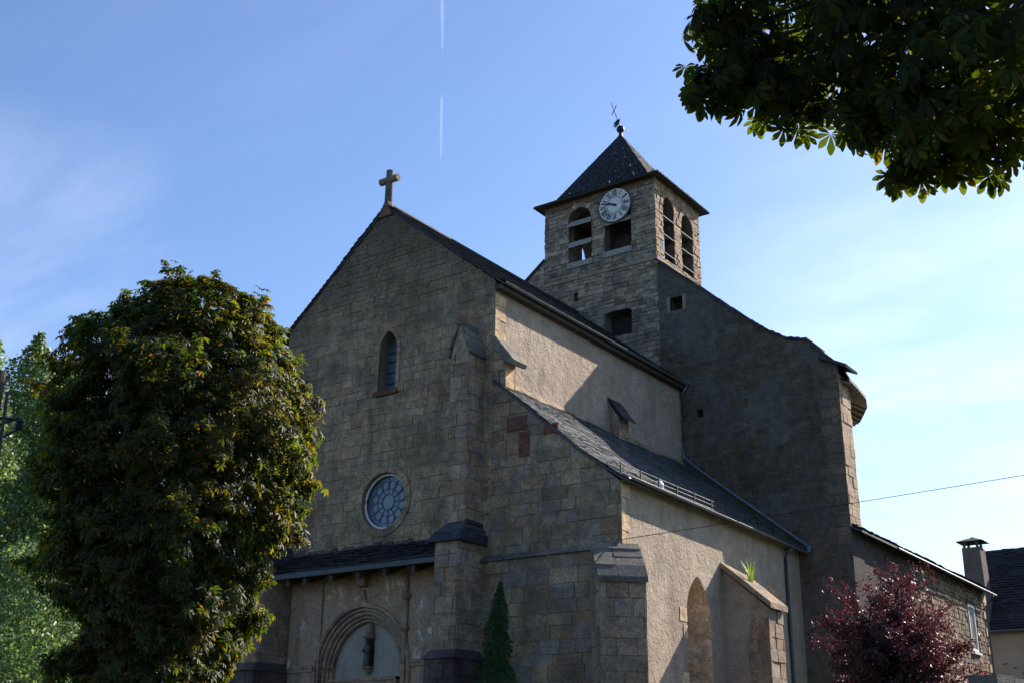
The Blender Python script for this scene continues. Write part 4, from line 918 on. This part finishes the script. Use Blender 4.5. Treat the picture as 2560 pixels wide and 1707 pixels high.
# clock
CC = (-6.70, 23.72); CRr = .735; CP = Pl((0, BY0 - .1, 0), (1, 0, 0), (0, -1, 0))
ck = thing('clock', None, None, (CC[0], BY0, CC[1])); ck.parent = ch; ck.matrix_parent_inverse = Matrix.Translation(-ch.location)
mb = MB(); c_ = circle(*CC, CRr, 48); mb.add([CP(*p, 0) for p in c_] + [CP(*p, .06) for p in c_], [tuple(range(48, 96))] + [(i, (i + 1) % 48, (i + 1) % 48 + 48, i + 48) for i in range(48)]); sub(ck, mb, 'dial', M_enamel)
mb = MB(); mb.tube([CP(*p, .05) for p in circle(*CC, CRr, 40)] + [CP(CC[0] + CRr, CC[1], .05)], .02, 6); mb.tube([CP(*p, .062) for p in circle(*CC, .36, 40)] + [CP(CC[0] + .36, CC[1], .062)], .013, 5); sub(ck, mb, 'rim', M_ink)
num = {1: 'I', 2: 'II', 3: 'III', 4: 'IIII', 5: 'V', 6: 'VI', 7: 'VII', 8: 'VIII', 9: 'IX', 10: 'X', 11: 'XI', 12: 'XII'}
def stroke(mb, a, b, w, d):
    dx, dy = b[0] - a[0], b[1] - a[1]; l = math.hypot(dx, dy); nx, ny = -dy / l * w / 2, dx / l * w / 2
    q = [(a[0] + nx, a[1] + ny), (b[0] + nx, b[1] + ny), (b[0] - nx, b[1] - ny), (a[0] - nx, a[1] - ny)]
    mb.hexa([CP(*p, .058) for p in q], [CP(*p, d) for p in q])
for h in range(1, 13):
    a = math.pi / 2 - h * math.pi / 6; er = (math.cos(a), math.sin(a)); et = (math.sin(a), -math.cos(a))
    def L2(t, r): return (CC[0] + er[0] * r + et[0] * t, CC[1] + er[1] * r + et[1] * t)
    widths = {'I': .05, 'V': .11, 'X': .11}; s_ = num[h]; tw_ = sum(widths[c] for c in s_); x = -tw_ / 2; mb = MB()
    for c in s_:
        w = widths[c]; xm = x + w / 2
        if c == 'I': stroke(mb, L2(xm, .41), L2(xm, .68), .034, .068)
        elif c == 'V': stroke(mb, L2(xm - .04, .66), L2(xm, .40), .034, .068); stroke(mb, L2(xm + .04, .66), L2(xm, .41), .02, .070)
        else: stroke(mb, L2(xm - .045, .66), L2(xm + .045, .40), .034, .068); stroke(mb, L2(xm + .045, .66), L2(xm - .045, .41), .02, .070)
        x += w
    sub(ck, mb, 'numeral', M_ink)
for h in range(12): mb = MB(); a = (h + .5) * math.pi / 6; stroke(mb, (CC[0] + .40 * math.cos(a), CC[1] + .40 * math.sin(a)), (CC[0] + .71 * math.cos(a), CC[1] + .71 * math.sin(a)), .012, .065); sub(ck, mb, 'division', M_ink)
for nm, frac, ln, w in (('hour_hand', 9.8 / 12, .36, .085), ('minute_hand', 48 / 60, .62, .05)):
    a = math.pi / 2 - frac * 2 * math.pi; mb = MB(); stroke(mb, (CC[0] - .1 * math.cos(a), CC[1] - .1 * math.sin(a)), (CC[0] + ln * math.cos(a), CC[1] + ln * math.sin(a)), w, .085 if nm[0] == 'h' else .095)
    mb.lathe((CC[0], BY0 - .18, CC[1]), [(.05, -.03), (.05, .03)], 8); sub(ck, mb, nm, M_ink)

# ================================================================== neighbours
an = thing('annex_building', 'low rubble stone building beside the church, tall white framed window near its corner', 'building', (0, 20, 0))
AN = Pl((1.80, 0, 0), (0, 1, 0), (1, 0, 0)); awh = [(24.45, 7.0), (25.35, 7.0), (25.35, 8.85), (24.45, 8.85)]
mb = MB(); wallface(mb, AN, [(12.62, 0), (27.2, 0), (27.2, 9.70), (12.62, 9.76)], [awh], 0, .25); wallface(mb, Pl((0, 27.2, 0), (1, 0, 0), (0, 1, 0)), [(-5, 0), (1.8, 0), (1.8, 9.4), (-5, 12.6)]); mb.build('wall', render_mat('annex_shade_render', (.05, .042, .042), (.08, .068, .066), .6, .03, stain=.4, mott=.3), an)  # render colour darkened to stand in for shade on the left part
mb = MB(); masonry(mb, AN, [(19.2, 0), (27.2, 0), (27.2, 9.6), (18.6, 9.65), (17.6, 5.0)], [[(24.25, 6.9), (25.55, 6.9), (25.55, 8.95), (24.25, 8.95)]], (.12, .22), (.14, .4), seed=131, gap=.012, dj=.02, wob=.012); mb.build('stonework', M_rubw, an)
mb = MB(); R = random.Random(3); z = .2; k = 0
while z < 9.2:
    h = R.uniform(.28, .42); w = (.25, .5)[k % 2] * R.uniform(.8, 1.2); k += 1
    mb.hexa([AN(27.2 - w, z + .01, 0), AN(27.22, z + .01, 0), AN(27.22, z + h - .01, 0), AN(27.2 - w, z + h - .01, 0)], [AN(27.2 - w, z + .01, .06), AN(27.22, z + .01, .06), AN(27.22, z + h - .01, .06), AN(27.2 - w, z + h - .01, .06)]); z += h
mb.build('quoins', M_quoin, an)
wi = thing('window', None, None, (1.8, 24.9, 7)); wi.parent = an; wi.matrix_parent_inverse = Matrix.Translation(-an.location)
mb = MB(); fr = [(24.45, 7.0, 25.35, 7.09), (24.45, 8.76, 25.35, 8.85), (24.45, 7.09, 24.54, 8.76), (25.26, 7.09, 25.35, 8.76)]
for a, b, c, d in fr: mb.hexa([AN(a, b, -.06), AN(c, b, -.06), AN(c, d, -.06), AN(a, d, -.06)], [AN(a, b, .03), AN(c, b, .03), AN(c, d, .03), AN(a, d, .03)])
sub(wi, mb, 'frame', M_white)
mb = MB(); mb.hexa([AN(24.38, 6.86, -.1), AN(25.42, 6.86, -.1), AN(25.42, 6.98, -.1), AN(24.38, 6.98, -.1)], [AN(24.38, 6.86, .12), AN(25.42, 6.86, .12), AN(25.42, 6.96, .12), AN(24.38, 6.96, .12)]); sub(wi, mb, 'sill', M_white)
mb = MB(); wallface(mb, AN, [(24.54, 7.09), (25.26, 7.09), (25.26, 8.76), (24.54, 8.76)], [], -.03); sub(wi, mb, 'pane', M_pane)
mb = MB(); slates(mb, [(2.2, 0, 9.62), (1.5, 0, 9.98), (-5, 0, 13.3)], 11.7, 27.35, (0, 1, 0), ex=.2, wd=(.2, .36), seed=46, lift=.045, thick=.02)
mb.hexa([(2.2, 12.62, 9.54), (-5, 12.62, 13.2), (-5, 27.35, 13.2), (2.2, 27.35, 9.54)], [(2.2, 12.62, 9.61), (-5, 12.62, 13.27), (-5, 27.35, 13.27), (2.2, 27.35, 9.61)])
mb.hexa([(2.2, YB + .05, 9.54), (1.86, YB + .05, 9.70), (1.86, 12.62, 9.70), (2.2, 12.62, 9.54)], [(2.2, YB + .05, 9.61), (1.86, YB + .05, 9.78), (1.86, 12.62, 9.78), (2.2, 12.62, 9.61)]); mb.build('roof', M_slate, an)
mb = MB(); mb.tube([(2.25, 15, 9.53), (2.25, 27.4, 9.50)], .045, 7); mb.tube([(2.25, 26.9, 9.45), (2.1, 27.0, 9.25), (1.87, 27.05, 9.05), (1.87, 27.05, 0)], .045, 8); mb.build('gutter', M_lead, an)

ho = thing('house', 'orange rendered house with dark slate roof and a capped brick chimney at far right', 'house', (5, 40, 0))
HW = Pl((0, 38, 0), (1, 0, 0), (0, -1, 0))
mb = MB(); wallface(mb, HW, [(-1.7, 0), (14, 0), (14, 9.4), (-1.7, 9.4)]); wallface(mb, Pl((-1.7, 0, 0), (0, 1, 0), (-1, 0, 0)), [(38, 0), (46, 0), (46, 9.4), (42, 13.9), (38, 9.4)]); wallface(mb, Pl((14, 0, 0), (0, 1, 0), (1, 0, 0)), [(38, 0), (46, 0), (46, 9.4), (42, 13.9), (38, 9.4)]); mb.build('wall', M_orw, ho)
mb = MB(); R = random.Random(17)
for k in range(150):
    u, v = R.uniform(-1.6, 6), R.uniform(4.5, 7.9); w, h = R.uniform(.08, .22), R.uniform(.05, .11)
    mb.hexa([HW(u, v, -.01), HW(u + w, v, -.01), HW(u + w, v + h, -.01), HW(u, v + h, -.01)], [HW(u + .02, v + .01, .015), HW(u + w - .02, v + .01, .015), HW(u + w - .02, v + h - .01, .015), HW(u + .02, v + h - .01, .015)])
tag(mb.build('exposed_stonework', M_dren, ho), kind='stuff')
mb = MB(); slates(mb, [(0, 37.6, 9.32), (0, 42, 14.05)], -1.75, 14.1, (1, 0, 0), ex=.2, wd=(.2, .36), seed=47, lift=.045, thick=.02); mb.hexa([(-1.75, 37.6, 9.2), (14.1, 37.6, 9.2), (14.1, 42, 13.93), (-1.75, 42, 13.93)], [(-1.75, 37.6, 9.3), (14.1, 37.6, 9.3), (14.1, 42, 14.03), (-1.75, 42, 14.03)])
mb.hexa([(-1.75, 42, 13.93), (14.1, 42, 13.93), (14.1, 46.4, 9.2), (-1.75, 46.4, 9.2)], [(-1.75, 42, 14.03), (14.1, 42, 14.03), (14.1, 46.4, 9.3), (-1.75, 46.4, 9.3)]); mb.build('roof', M_slated, ho)
mb = MB(); mb.tube([(-1.8, 37.55, 9.25), (14.1, 37.55, 9.2)], .07, 7); mb.build('gutter', M_zinc, ho)
cm = thing('chimney', None, None, (-1.4, 38.6, 10)); cm.parent = ho; cm.matrix_parent_inverse = Matrix.Translation(-ho.location)
mb = MB(); mb.hexa([(-1.78, 38.0, 9.5), (-.78, 38.0, 9.5), (-.78, 39.1, 9.5), (-1.78, 39.1, 9.5)], [(-1.76, 38.0, 13.6), (-.86, 38.0, 13.6), (-.86, 39.0, 13.6), (-1.76, 39.0, 13.6)]); sub(cm, mb, 'stack', render_mat('chimney_render', (.12, .095, .09), (.17, .14, .13), .5, .03))
mb = MB()
for x in (-1.72, -1.05):
    for y in (38.04, 38.82): mb = MB(); mb.tube([(x + .07, y + .05, 13.6), (x + .07 + (.03 if x < -1.4 else -.03), y + .05, 13.92)], .075, 7); sub(cm, mb, 'cap_support', M_dren)
mb = MB(); mb.hexa([(-2.0, 37.75, 13.90), (-.62, 37.75, 13.90), (-.62, 39.25, 13.92), (-2.0, 39.25, 13.92)], [(-1.5, 38.3, 14.12), (-1.1, 38.3, 14.12), (-1.1, 38.7, 14.12), (-1.5, 38.7, 14.12)]); mb.lathe((-1.3, 38.5, 14.11), [(.14, 0), (.12, .07), (.01, .1)], 8); sub(cm, mb, 'cap', M_slated)


# yard wall
yd = Vector((2.6, 9.0, 0)).normalized(); yn = Vector((yd.y, -yd.x, 0)); yo = Vector((10.15, -5.6, 0)); YW = Pl(yo, yd, yn)
yw = thing('yard_wall', 'dark old stone yard wall with rough coping below the annex window', 'wall', (10, -4, 0))
mb = MB(); P0 = [yo, yo + yd * 13, yo + yd * 13 - yn * .4, yo - yn * .4]; mb.hexa(P0, [p + Z * 3.3 for p in P0]); masonry(mb, YW, [(0, 0), (13, 0), (13, 3.3), (0, 3.3)], [], (.2, .34), (.2, .6), seed=141, d0=.02, dj=.015); mb.build('stonework', M_fac, yw)
mb = MB(); R = random.Random(6); u = -.05
while u < 13:
    w = R.uniform(.3, .6); a, b = yo + yd * u, yo + yd * (u + w - .015); j = R.uniform(0, .06)
    mb.hexa([a + yn * .06 + Z * 3.3, b + yn * .06 + Z * 3.3, b - yn * .46 + Z * 3.3, a - yn * .46 + Z * 3.3], [a + yn * .05 + Z * (3.4 + j), b + yn * .05 + Z * (3.4 + j), b - yn * .45 + Z * (3.4 + j), a - yn * .45 + Z * (3.4 + j)]); u += w
mb.build('coping', M_cop, yw)

# overhead cable and utility pole
mb = MB(); a = Vector((.03, -.06, 7.58)); b = Vector((27.6, 8.8, 11.1)); pts = []
for k in range(25): t_ = k / 24; p = a.lerp(b, t_); p.z -= .25 * 4 * t_ * (1 - t_) * .5; pts.append(p)
mb.tube(pts, .0085, 5); tag(mb.build('cable', M_iron), 'thin dark overhead cable running from the aisle corner out to the right', 'cable')
up = thing('utility_pole', 'dark timber utility pole with braced brackets at the left edge in front of poplars', 'utility pole', (-10.6, -11.2, 0))
mb = MB(); mb.tube([(-10.6, -11.2, 0), (-10.6, -11.2, 10.9)], [.17, .11], 9); mb.build('pole', M_bark, up)
mb = MB(); px_ = Vector((.53, .85, 0)); o_ = Vector((-10.6, -11.2, 0))
mb.tube([o_ + Z * 9.5, o_ + px_ * .55 + Z * 9.8], .03, 6); mb.tube([o_ + Z * 9.1, o_ + px_ * .6 + Z * 9.55], .03, 6); mb.tube([o_ - px_ * .5 + Z * 9.75, o_ + px_ * .5 + Z * 9.75], .035, 6); mb.tube([o_ + px_ * .25 + Z * 8, o_ + px_ * .2 + Z * 10.4], .045, 6); mb.build('bracket', M_iron, up)
for d_ in (.55, .62, -.45):
    mb = MB(); mb.lathe(o_ + px_ * d_ + Z * 9.5, [(.02, 0), (.06, .03), (.03, .08), (.06, .12), (.03, .17), (.06, .21), (.02, .3)], 8); mb.build('insulator', M_iron, up)

# ------------------------------------------------------------------ vegetation
def branch(mb, a, b, r0, r1, n=6, wob=.08, seed=0, seg=7):
    R = random.Random(seed); a = Vector(a); b = Vector(b); L_ = (b - a).length; pts = []; rs = []
    for k in range(seg + 1):
        t_ = k / seg; p = a.lerp(b, t_) + Vector((R.uniform(-1, 1), R.uniform(-1, 1), R.uniform(-.5, .5))) * wob * L_ * (0 if k in (0, seg) else 1) * .5
        pts.append(p); rs.append(r0 + (r1 - r0) * t_)
    mb.tube(pts, rs, n); return pts
def prof_points(rng, prof, N, lump=.16, lf=1.1, inner=.3, spread=.10, seed=0, gaps=0):
    """points near the skin of a lumpy crown given as rows of (cx, cy, z, r)"""
    P = np.array(prof, float); P = P[np.argsort(P[:, 2])]; zs = P[:, 2]
    zz = np.linspace(zs[0], zs[-1], 400); w = np.interp(zz, zs, P[:, 3]) + .15; z = rng.choice(zz, N, p=w / w.sum()) + rng.normal(size=N) * .06
    cx = np.interp(z, zs, P[:, 0]); cy = np.interp(z, zs, P[:, 1]); r = np.interp(z, zs, P[:, 3])
    a = rng.uniform(0, 2 * np.pi, N)
    f = 1 - np.abs(rng.normal(size=N)) * spread; k = rng.uniform(size=N) < inner; f[k] = rng.uniform(.35, .9, k.sum())
    x = cx + np.cos(a) * r; y = cy + np.sin(a) * r
    if gaps: f = np.where(np.array([noise.noise(Vector((float(i) * 1.7, float(j) * 1.7, float(q) * 1.9 + seed))) for i, j, q in zip(x, y, z)]) < -gaps, f * .8, f)
    ln = np.array([noise.noise(Vector((float(i) * lf + seed, float(j) * lf, float(q) * lf))) + .5 * noise.noise(Vector((float(i) * lf * 2.7, float(j) * lf * 2.7 + seed, float(q) * lf * 2.7))) for i, j, q in zip(x, y, z)])
    rr = r * f * (1 + lump * ln * 1.6)
    pts = np.stack([cx + np.cos(a) * rr, cy + np.sin(a) * rr, z + lump * ln * .5], 1)
    # slope of the profile gives the upward tilt of the skin
    dz = .15; sl_ = (np.interp(z - dz, zs, P[:, 3]) - np.interp(z + dz, zs, P[:, 3])) / (2 * dz)
    nr = np.stack([np.cos(a), np.sin(a), np.clip(sl_, -.6, 3)], 1)
    return pts, nr
def leaves(name, pts, nrm, size, tmpl, mt, parent, rng, up=.5, jit=.6, droop=.5, svar=.3):
    n = nrm / (np.linalg.norm(nrm, axis=1, keepdims=True) + 1e-9) + np.array([0, 0, up]) + rng.normal(size=nrm.shape) * jit
    sz = size * (1 + rng.uniform(-svar, svar, len(pts))); Rm = frames(rng, n, sz, droop=droop)
    return bigmesh(name, tmpl[0], tmpl[1], Rm, pts, mt, parent)
M_lchest = leaf_mat('chestnut_leaf', [(0, (.011, .021, .008)), (.55, (.020, .034, .011)), (.78, (.045, .055, .014)), (.9, (.075, .055, .014)), (.97, (.10, .05, .014)), (1, (.13, .04, .014))], .5, .5, (4.4, 4.4, .6), .25, (.045, .034, .010))
M_lover = leaf_mat('overhanging_leaf', [(0, (.010, .014, .006)), (.6, (.016, .022, .008)), (.90, (.028, .032, .008)), (.98, (.034, .024, .008)), (1, (.06, .022, .008))], .5, .6, (6, 6.2, .9), .15)
M_lpop = leaf_mat('poplar_leaf', [(0, (.055, .085, .035)), (.5, (.085, .13, .055)), (1, (.15, .20, .10))], .4, .45, (2.2, 2.3, 1.0), .4)
M_lplum = leaf_mat('plum_leaf', [(0, (.032, .016, .021)), (.5, (.05, .023, .029)), (.8, (.07, .03, .036)), (1, (.12, .055, .055))], .38, .5, (2.2, 1.0, 1.0), .4)
M_lcyp = leaf_mat('cypress_leaf', [(0, (.012, .034, .010)), (.6, (.02, .054, .013)), (1, (.034, .078, .018))], .12, .7, spec=.15)
M_grass = leaf_mat('grass_blade', [(0, (.14, .22, .05)), (1, (.24, .30, .08))], .45, .5)

rng = np.random.default_rng(7)
CH = [(-0.94, -13.26, 10.28, 0.40), (-1.0, -13.33, 10.0, 1.2), (-1.18, -13.55, 9.55, 1.72), (-1.16, -13.53, 8.89, 1.95), (-1.05, -13.4, 8.09, 2.2), (-1.08, -13.42, 7.30, 2.24), (-1.15, -13.5, 6.52, 2.08), (-1.15, -13.52, 5.76, 1.88), (-1.05, -13.4, 5.04, 1.82), (-1.0, -13.35, 4.33, 1.6), (-1.15, -13.5, 3.77, 1.32), (-1.2, -13.55, 3.2, 1.25), (-1.2, -13.55, 2.6, .8)]
ct = thing('chestnut_tree', 'dense dome shaped chestnut tree with browning leaves before the left of the church front', 'tree', (-.6, -12.9, 0))
mb = MB(); branch(mb, (-.45, -12.75, 0), (-.75, -13.0, 4.2), .24, .17, 9, .03, 1); mb2 = mb
for k in range(11):
    a = k * 2.4; branch(mb, (-.75, -13.0, 3.6 + .1 * k), (-1.1 + 1.2 * math.cos(a), -13.45 + 1.2 * math.sin(a), 4.8 + .36 * k), .09, .02, 6, .12, 20 + k)
mb.build('trunk', M_bark, ct, True)
CH = [(a_ + .10, b_ + .08, c_ - .22, d_ * .99) for a_, b_, c_, d_ in CH]; pts, nr = prof_points(rng, CH, 25000, .22, .95, .3, .08, gaps=.12)
EX = []; EN = []; R = random.Random(88)
for k in range(230):                                  # shoots that break the outline
    q = R.randrange(len(pts)); n_ = Vector(nr[q]).normalized(); n_ = (n_ + Vector((0, 0, .35 + R.uniform(0, .5)))).normalized(); p0 = Vector(pts[q])
    for j in range(16): t_ = R.uniform(0, .3); EX.append(tuple(p0 + n_ * t_ + Vector((R.gauss(0, .07), R.gauss(0, .07), R.gauss(0, .05) - t_ * t_ * .3)))); EN.append(tuple(n_))
pts = np.concatenate([pts, np.array(EX)]); nr = np.concatenate([nr, np.array(EN)])
leaves('crown', pts, nr, .13, compound(False, .45, 6), M_lchest, ct, rng, .7, .5, .45)

# big chestnut overhead: its trunk stands outside the frame to the right
oc = thing('chestnut_tree', 'dark overhanging chestnut crown with large hanging leaves across the upper right corner', 'tree', (17.0, -15.2, 0))
OV = [(11.85,-18.05,7.6,.26),(11.95,-17.9,7.35,.32),(12.2,-17.7,7.25,.33),(11.68,-18.25,7.85,0.22),(11.59,-17.74,8.04,0.46),(11.71,-18.23,7.28,0.29),(11.85,-17.63,7.50,0.36),(11.85,-17.09,8.45,0.74),(12.34,-17.45,7.51,0.52),(12.73,-17.85,7.58,0.70),(12.67,-17.34,7.23,0.32),(12.71,-17.85,6.67,0.17),(13.04,-17.75,7.30,0.73),(13.18,-17.72,6.74,0.37),(13.15,-17.72,6.36,0.22),(13.02,-17.75,6.27,0.14),(13.57,-18.14,6.63,0.61),(13.50,-17.64,6.40,0.26),(13.75,-17.59,6.46,0.37),(13.99,-18.06,6.71,0.71),(13.53,-17.63,7.64,0.86),(11.8,-18.2,8.35,0.42),(12.58,-17.89,8.32,0.81)]
OUT = [(12.6, -16.9, 8.9, .9), (13.6, -16.9, 8.4, 1.1), (14.8, -17.2, 7.6, 1.1), (15.4, -17.4, 7.0, .9), (14.6, -16.2, 9.2, 1.4), (16.2, -16.2, 8.6, 1.6), (17.4, -15.6, 10, 1.9), (15.6, -14.6, 10.2, 1.8), (18.4, -14.2, 8.6, 1.8), (17, -13.4, 7.6, 1.5), (18.6, -16.6, 7.6, 1.5), (13.2, -18.2, 8.8, 1.0), (14.6, -18.6, 8.2, 1.0)]
mb = MB(); branch(mb, (17.0, -15.2, 0), (16.8, -15.3, 6), .36, .26, 10, .03, 3)
for k, (x, y, z, r) in enumerate(OUT): branch(mb, (16.8, -15.3, 4.6 + .1 * k), (x, y, z), .13, .03, 7, .1, 40 + k)
for k, (x, y, z, r) in enumerate(OV[::2]): branch(mb, (14.4, -16.8, 8.6), (x, y, z + .1), .05, .012, 6, .1, 60 + k)
mb.build('trunk', M_bark, oc, True)
PT = []; NR = []
for lst, dens, mn in ((OV, 190, 18), (OUT, 60, 30)):
    for (x, y, z, r) in lst:
        n = int(dens * r ** 2.1) + mn; r = r * (1.12 if lst is OV else 1); d = rng.normal(size=(n, 3)); d /= np.linalg.norm(d, axis=1, keepdims=True)
        f = rng.uniform(.15, 1, n) ** (1 / 2.2); PT.append(np.array([x, y, z + .02]) + d * (r * f)[:, None] * np.array([1, 1, .85])); NR.append(d * .35)
PT = np.concatenate(PT); NR = np.concatenate(NR); HP = []; HN = []
for (x, y, z, r) in OV:                               # leaves hanging free along the lower rim
    for k in range(int(3 + 12 * r)):
        a = rng.uniform(0, 6.283); q = rng.uniform(.5, 1.05); HP.append((x + math.cos(a) * r * q, y + math.sin(a) * r * q, z - r * .8 * math.sqrt(max(.05, 1.1 - q * q)) - rng.uniform(0, .05))); HN.append((CAM.x - x + rng.normal() * 4, CAM.y - y + rng.normal() * 4, rng.normal() * 2))
leaves('hanging_leaves', np.array(HP), np.array(HN), .165, compound(True, .25, 7), M_lover, oc, rng, 0, .15, .93, .25)
leaves('crown', PT, NR, .165, compound(True, .6, 7), M_lover, oc, rng, .35, .5, .6, .25)

# purple plum
pt_ = thing('plum_tree', 'purple leaved plum tree with glossy dark red foliage beside the annex', 'tree', (6.1, 2.1, 0))
PL = [(6.2, 2.12, 6.75, 0.7), (6.05, 2.07, 6.45, 1.15), (6.03, 2.06, 6.0, 1.45), (6.15, 2.10, 5.35, 1.6), (6.08, 2.07, 4.66, 1.5), (6.02, 2.06, 4.00, 1.3), (6.02, 2.06, 3.2, .9), (6.02, 2.06, 2.7, .4)]
mb = MB(); branch(mb, (6.1, 2.1, 0), (6.05, 2.1, 2.6), .13, .10, 8, .04, 5); R = random.Random(44); P_ = []; N2 = []
for k in range(230):
    a = R.uniform(0, 6.283); el = R.uniform(-.2, 1.4); ln = R.uniform(1.65, 1.95) if el < .7 else R.uniform(1.9, 2.35)
    d = Vector((math.cos(a) * math.cos(el), math.sin(a) * math.cos(el), math.sin(el))); s0 = Vector((6.05, 2.1, R.uniform(2.8, 4.8))); e0 = s0 + d * ln * (1.06 if k % 5 == 0 else .92)
    pts = branch(mb, s0, e0, .03, .005, 5, .1, 300 + k)
    for j in range(170):
        t_ = R.uniform(.2, 1.02); i = min(len(pts) - 2, int(t_ * (len(pts) - 1))); q = pts[i].lerp(pts[i + 1], t_ * (len(pts) - 1) - i)
        o3 = Vector((R.gauss(0, 1), R.gauss(0, 1), R.gauss(0, 1))) * .085 * (1.6 - t_); P_.append(q + o3); N2.append(o3.normalized() + d * .2)
mb.build('trunk', M_bark, pt_, True)
P_ = np.array([tuple(p) for p in P_]); N2 = np.array([tuple(p) for p in N2])
leaves('crown', P_, N2, .085, SIMPLE, M_lplum, pt_, rng, .3, .7, .25)

# cypress
cy = thing('cypress_tree', 'slender dark green conical cypress standing against the aisle front', 'tree', (-1.95, -2.6, 0))
mb = MB(); mb.tube([(-1.95, -2.6, 0), (-1.95, -2.6, 5.8)], [.09, .01], 7); mb.build('trunk', M_bark, cy)
pts, nr = prof_points(rng, [(-1.92, -2.58, 6.2, .02), (-1.92, -2.58, 5.7, .16), (-1.94, -2.6, 5.0, .29), (-1.95, -2.6, 4.0, .42), (-1.95, -2.6, 2, .55), (-1.95, -2.6, .3, .45)], 24000, .3, 1.7, .3, .12)
leaves('crown', pts, nr + np.array([0, 0, .2]), .085, ([(0, 0, 0), (.12, .5, .03), (0, 1, 0), (-.12, .5, .03)], [(0, 1, 2), (0, 2, 3)]), M_lcyp, cy, rng, 0, .5, -.6)

# poplars far left and the undergrowth below them
def poplar(x, y, h, r, seed, lab, n=26000, low=2.0):
    t_ = thing('poplar_tree', lab, 'tree', (x, y, 0), 'poplars behind the chestnut'); rg = np.random.default_rng(seed)
    mb = MB(); mb.tube([(x, y, 0), (x, y, h * .9)], [.35, .05], 8)
    for k in range(13): a = k * 2.4; z = h * (.12 + .045 * k); branch(mb, (x, y, z), (x + math.cos(a) * r * .7, y + math.sin(a) * r * .7, z + r * 1.1), .07, .015, 5, .1, seed + k)
    mb.build('trunk', M_bark, t_)
    pr_ = [(x, y, h, .2), (x, y, h * .93, r * .45), (x, y, h * .8, r * .8), (x, y, h * .5, r), (x, y, h * .2, r * .9), (x, y, low, r * .5)]
    pts, nr = prof_points(rg, pr_, n, .42, .32, .45, .22, seed)
    leaves('crown', pts, nr, .31, SIMPLE, M_lpop, t_, rg, .3, .8, .2)
poplar(-50.9, 14.6, 28.4, 3.0, 11, 'tallest poplar with pale green foliage, right of the utility pole')
poplar(-48.0, 9.3, 26.8, 3.0, 12, 'pale green poplar cut by the left edge of the picture')
poplar(-42.6, 11.6, 24.5, 2.8, 13, 'shorter poplar half hidden by the left side of the chestnut')
bt = thing('willow_tree', 'broad bushy light green tree low at the left edge below the poplars', 'tree', (-33, 6.5, 0))
mb = MB(); branch(mb, (-33, 6.5, 0), (-33, 6.5, 6), .3, .1, 8, .05, 9); mb.build('trunk', M_bark, bt)
pts, nr = prof_points(rng, [(-33.2, 6.5, 12.6, .5), (-33, 6.5, 11.5, 2.2), (-32.8, 6.5, 9.5, 3.6), (-32.6, 6.6, 7, 4.3), (-32.5, 6.6, 4, 4.2), (-32.5, 6.6, 1, 3)], 30000, .5, .55, .4, .2)
leaves('crown', pts, nr, .21, SIMPLE, M_lpop, bt, rng, .3, .8, .2)

# grass tuft on the coping
mb = MB(); R = random.Random(2)
for k in range(26):
    a = R.uniform(0, 6.28); l = R.uniform(.45, .85); t0 = Vector((.66 + R.uniform(-.06, .06), 6.2 + R.uniform(-.05, .08), 7.28)); d = Vector((math.cos(a) * .28, math.sin(a) * .28, 1)).normalized(); s_ = Vector((math.sin(a), -math.cos(a), 0)) * .011
    m1 = t0 + d * l * .55; m2 = t0 + d * l + Vector((math.cos(a), math.sin(a), -.4)) * .09
    mb.add([t0 - s_, t0 + s_, m1 + s_ * .8, m1 - s_ * .8, m2], [(0, 1, 2, 3), (3, 2, 4)])
tag(mb.build('grass_tuft', M_grass), 'bright green grass tuft growing on the pale coping of the aisle buttress', 'plant')

# contrail in two lengths, 6 km off
def cmat():
    M, t, b = mat('ice_trail'); b.inputs['Base Color'].default_value = (.9, .93, 1, 1); b.inputs['Roughness'].default_value = 1
    tr = nn(t, 'ShaderNodeBsdfTransparent'); ms = nn(t, 'ShaderNodeMixShader'); ms.inputs[0].default_value = .3
    lw_ = nn(t, 'ShaderNodeLayerWeight', i_Blend=.5); f = ramp(t, lw_.outputs['Facing'], [(0, (.55,) * 3), (.9, (0,) * 3)]); f2 = madd(t, madd(t, f, .27, 'MULTIPLY'), ramp(t, noi(t, .006, 3, .6), [(.3, (.5,) * 3), (.65, (1,) * 3)]), 'MULTIPLY')
    t.links.new(f2, ms.inputs[0]); tl_ = nn(t, 'ShaderNodeBsdfTranslucent'); tl_.inputs[0].default_value = (1, 1, 1, 1); m2_ = nn(t, 'ShaderNodeMixShader'); m2_.inputs[0].default_value = .5; t.links.new(b.outputs[0], m2_.inputs[1]); t.links.new(tl_.outputs[0], m2_.inputs[2]); t.links.new(tr.outputs[0], ms.inputs[1]); t.links.new(m2_.outputs[0], ms.inputs[2]); t.links.new(ms.outputs[0], t.nodes['Material Output'].inputs[0]); return M
mct = cmat()
for (a, b, r0, r1, lab) in (((-3830, 4580, 4560), (-3812, 4594, 4010), 15, 9, 'bright upper length of the white contrail above the gable cross'), ((-3810, 4596, 3720), (-3802, 4603, 3295), 10, 6, 'faint lower length of the white contrail above the gable cross')):
    mb = MB(); a, b = Vector(a), Vector(b); mb.tube([a.lerp(b, k / 10) for k in range(11)], [(r0 + (r1 - r0) * k / 10) * (.3 if k in (0, 10) else 1) for k in range(11)], 10)
    tag(mb.build('contrail', mct, None, True), lab, 'contrail')
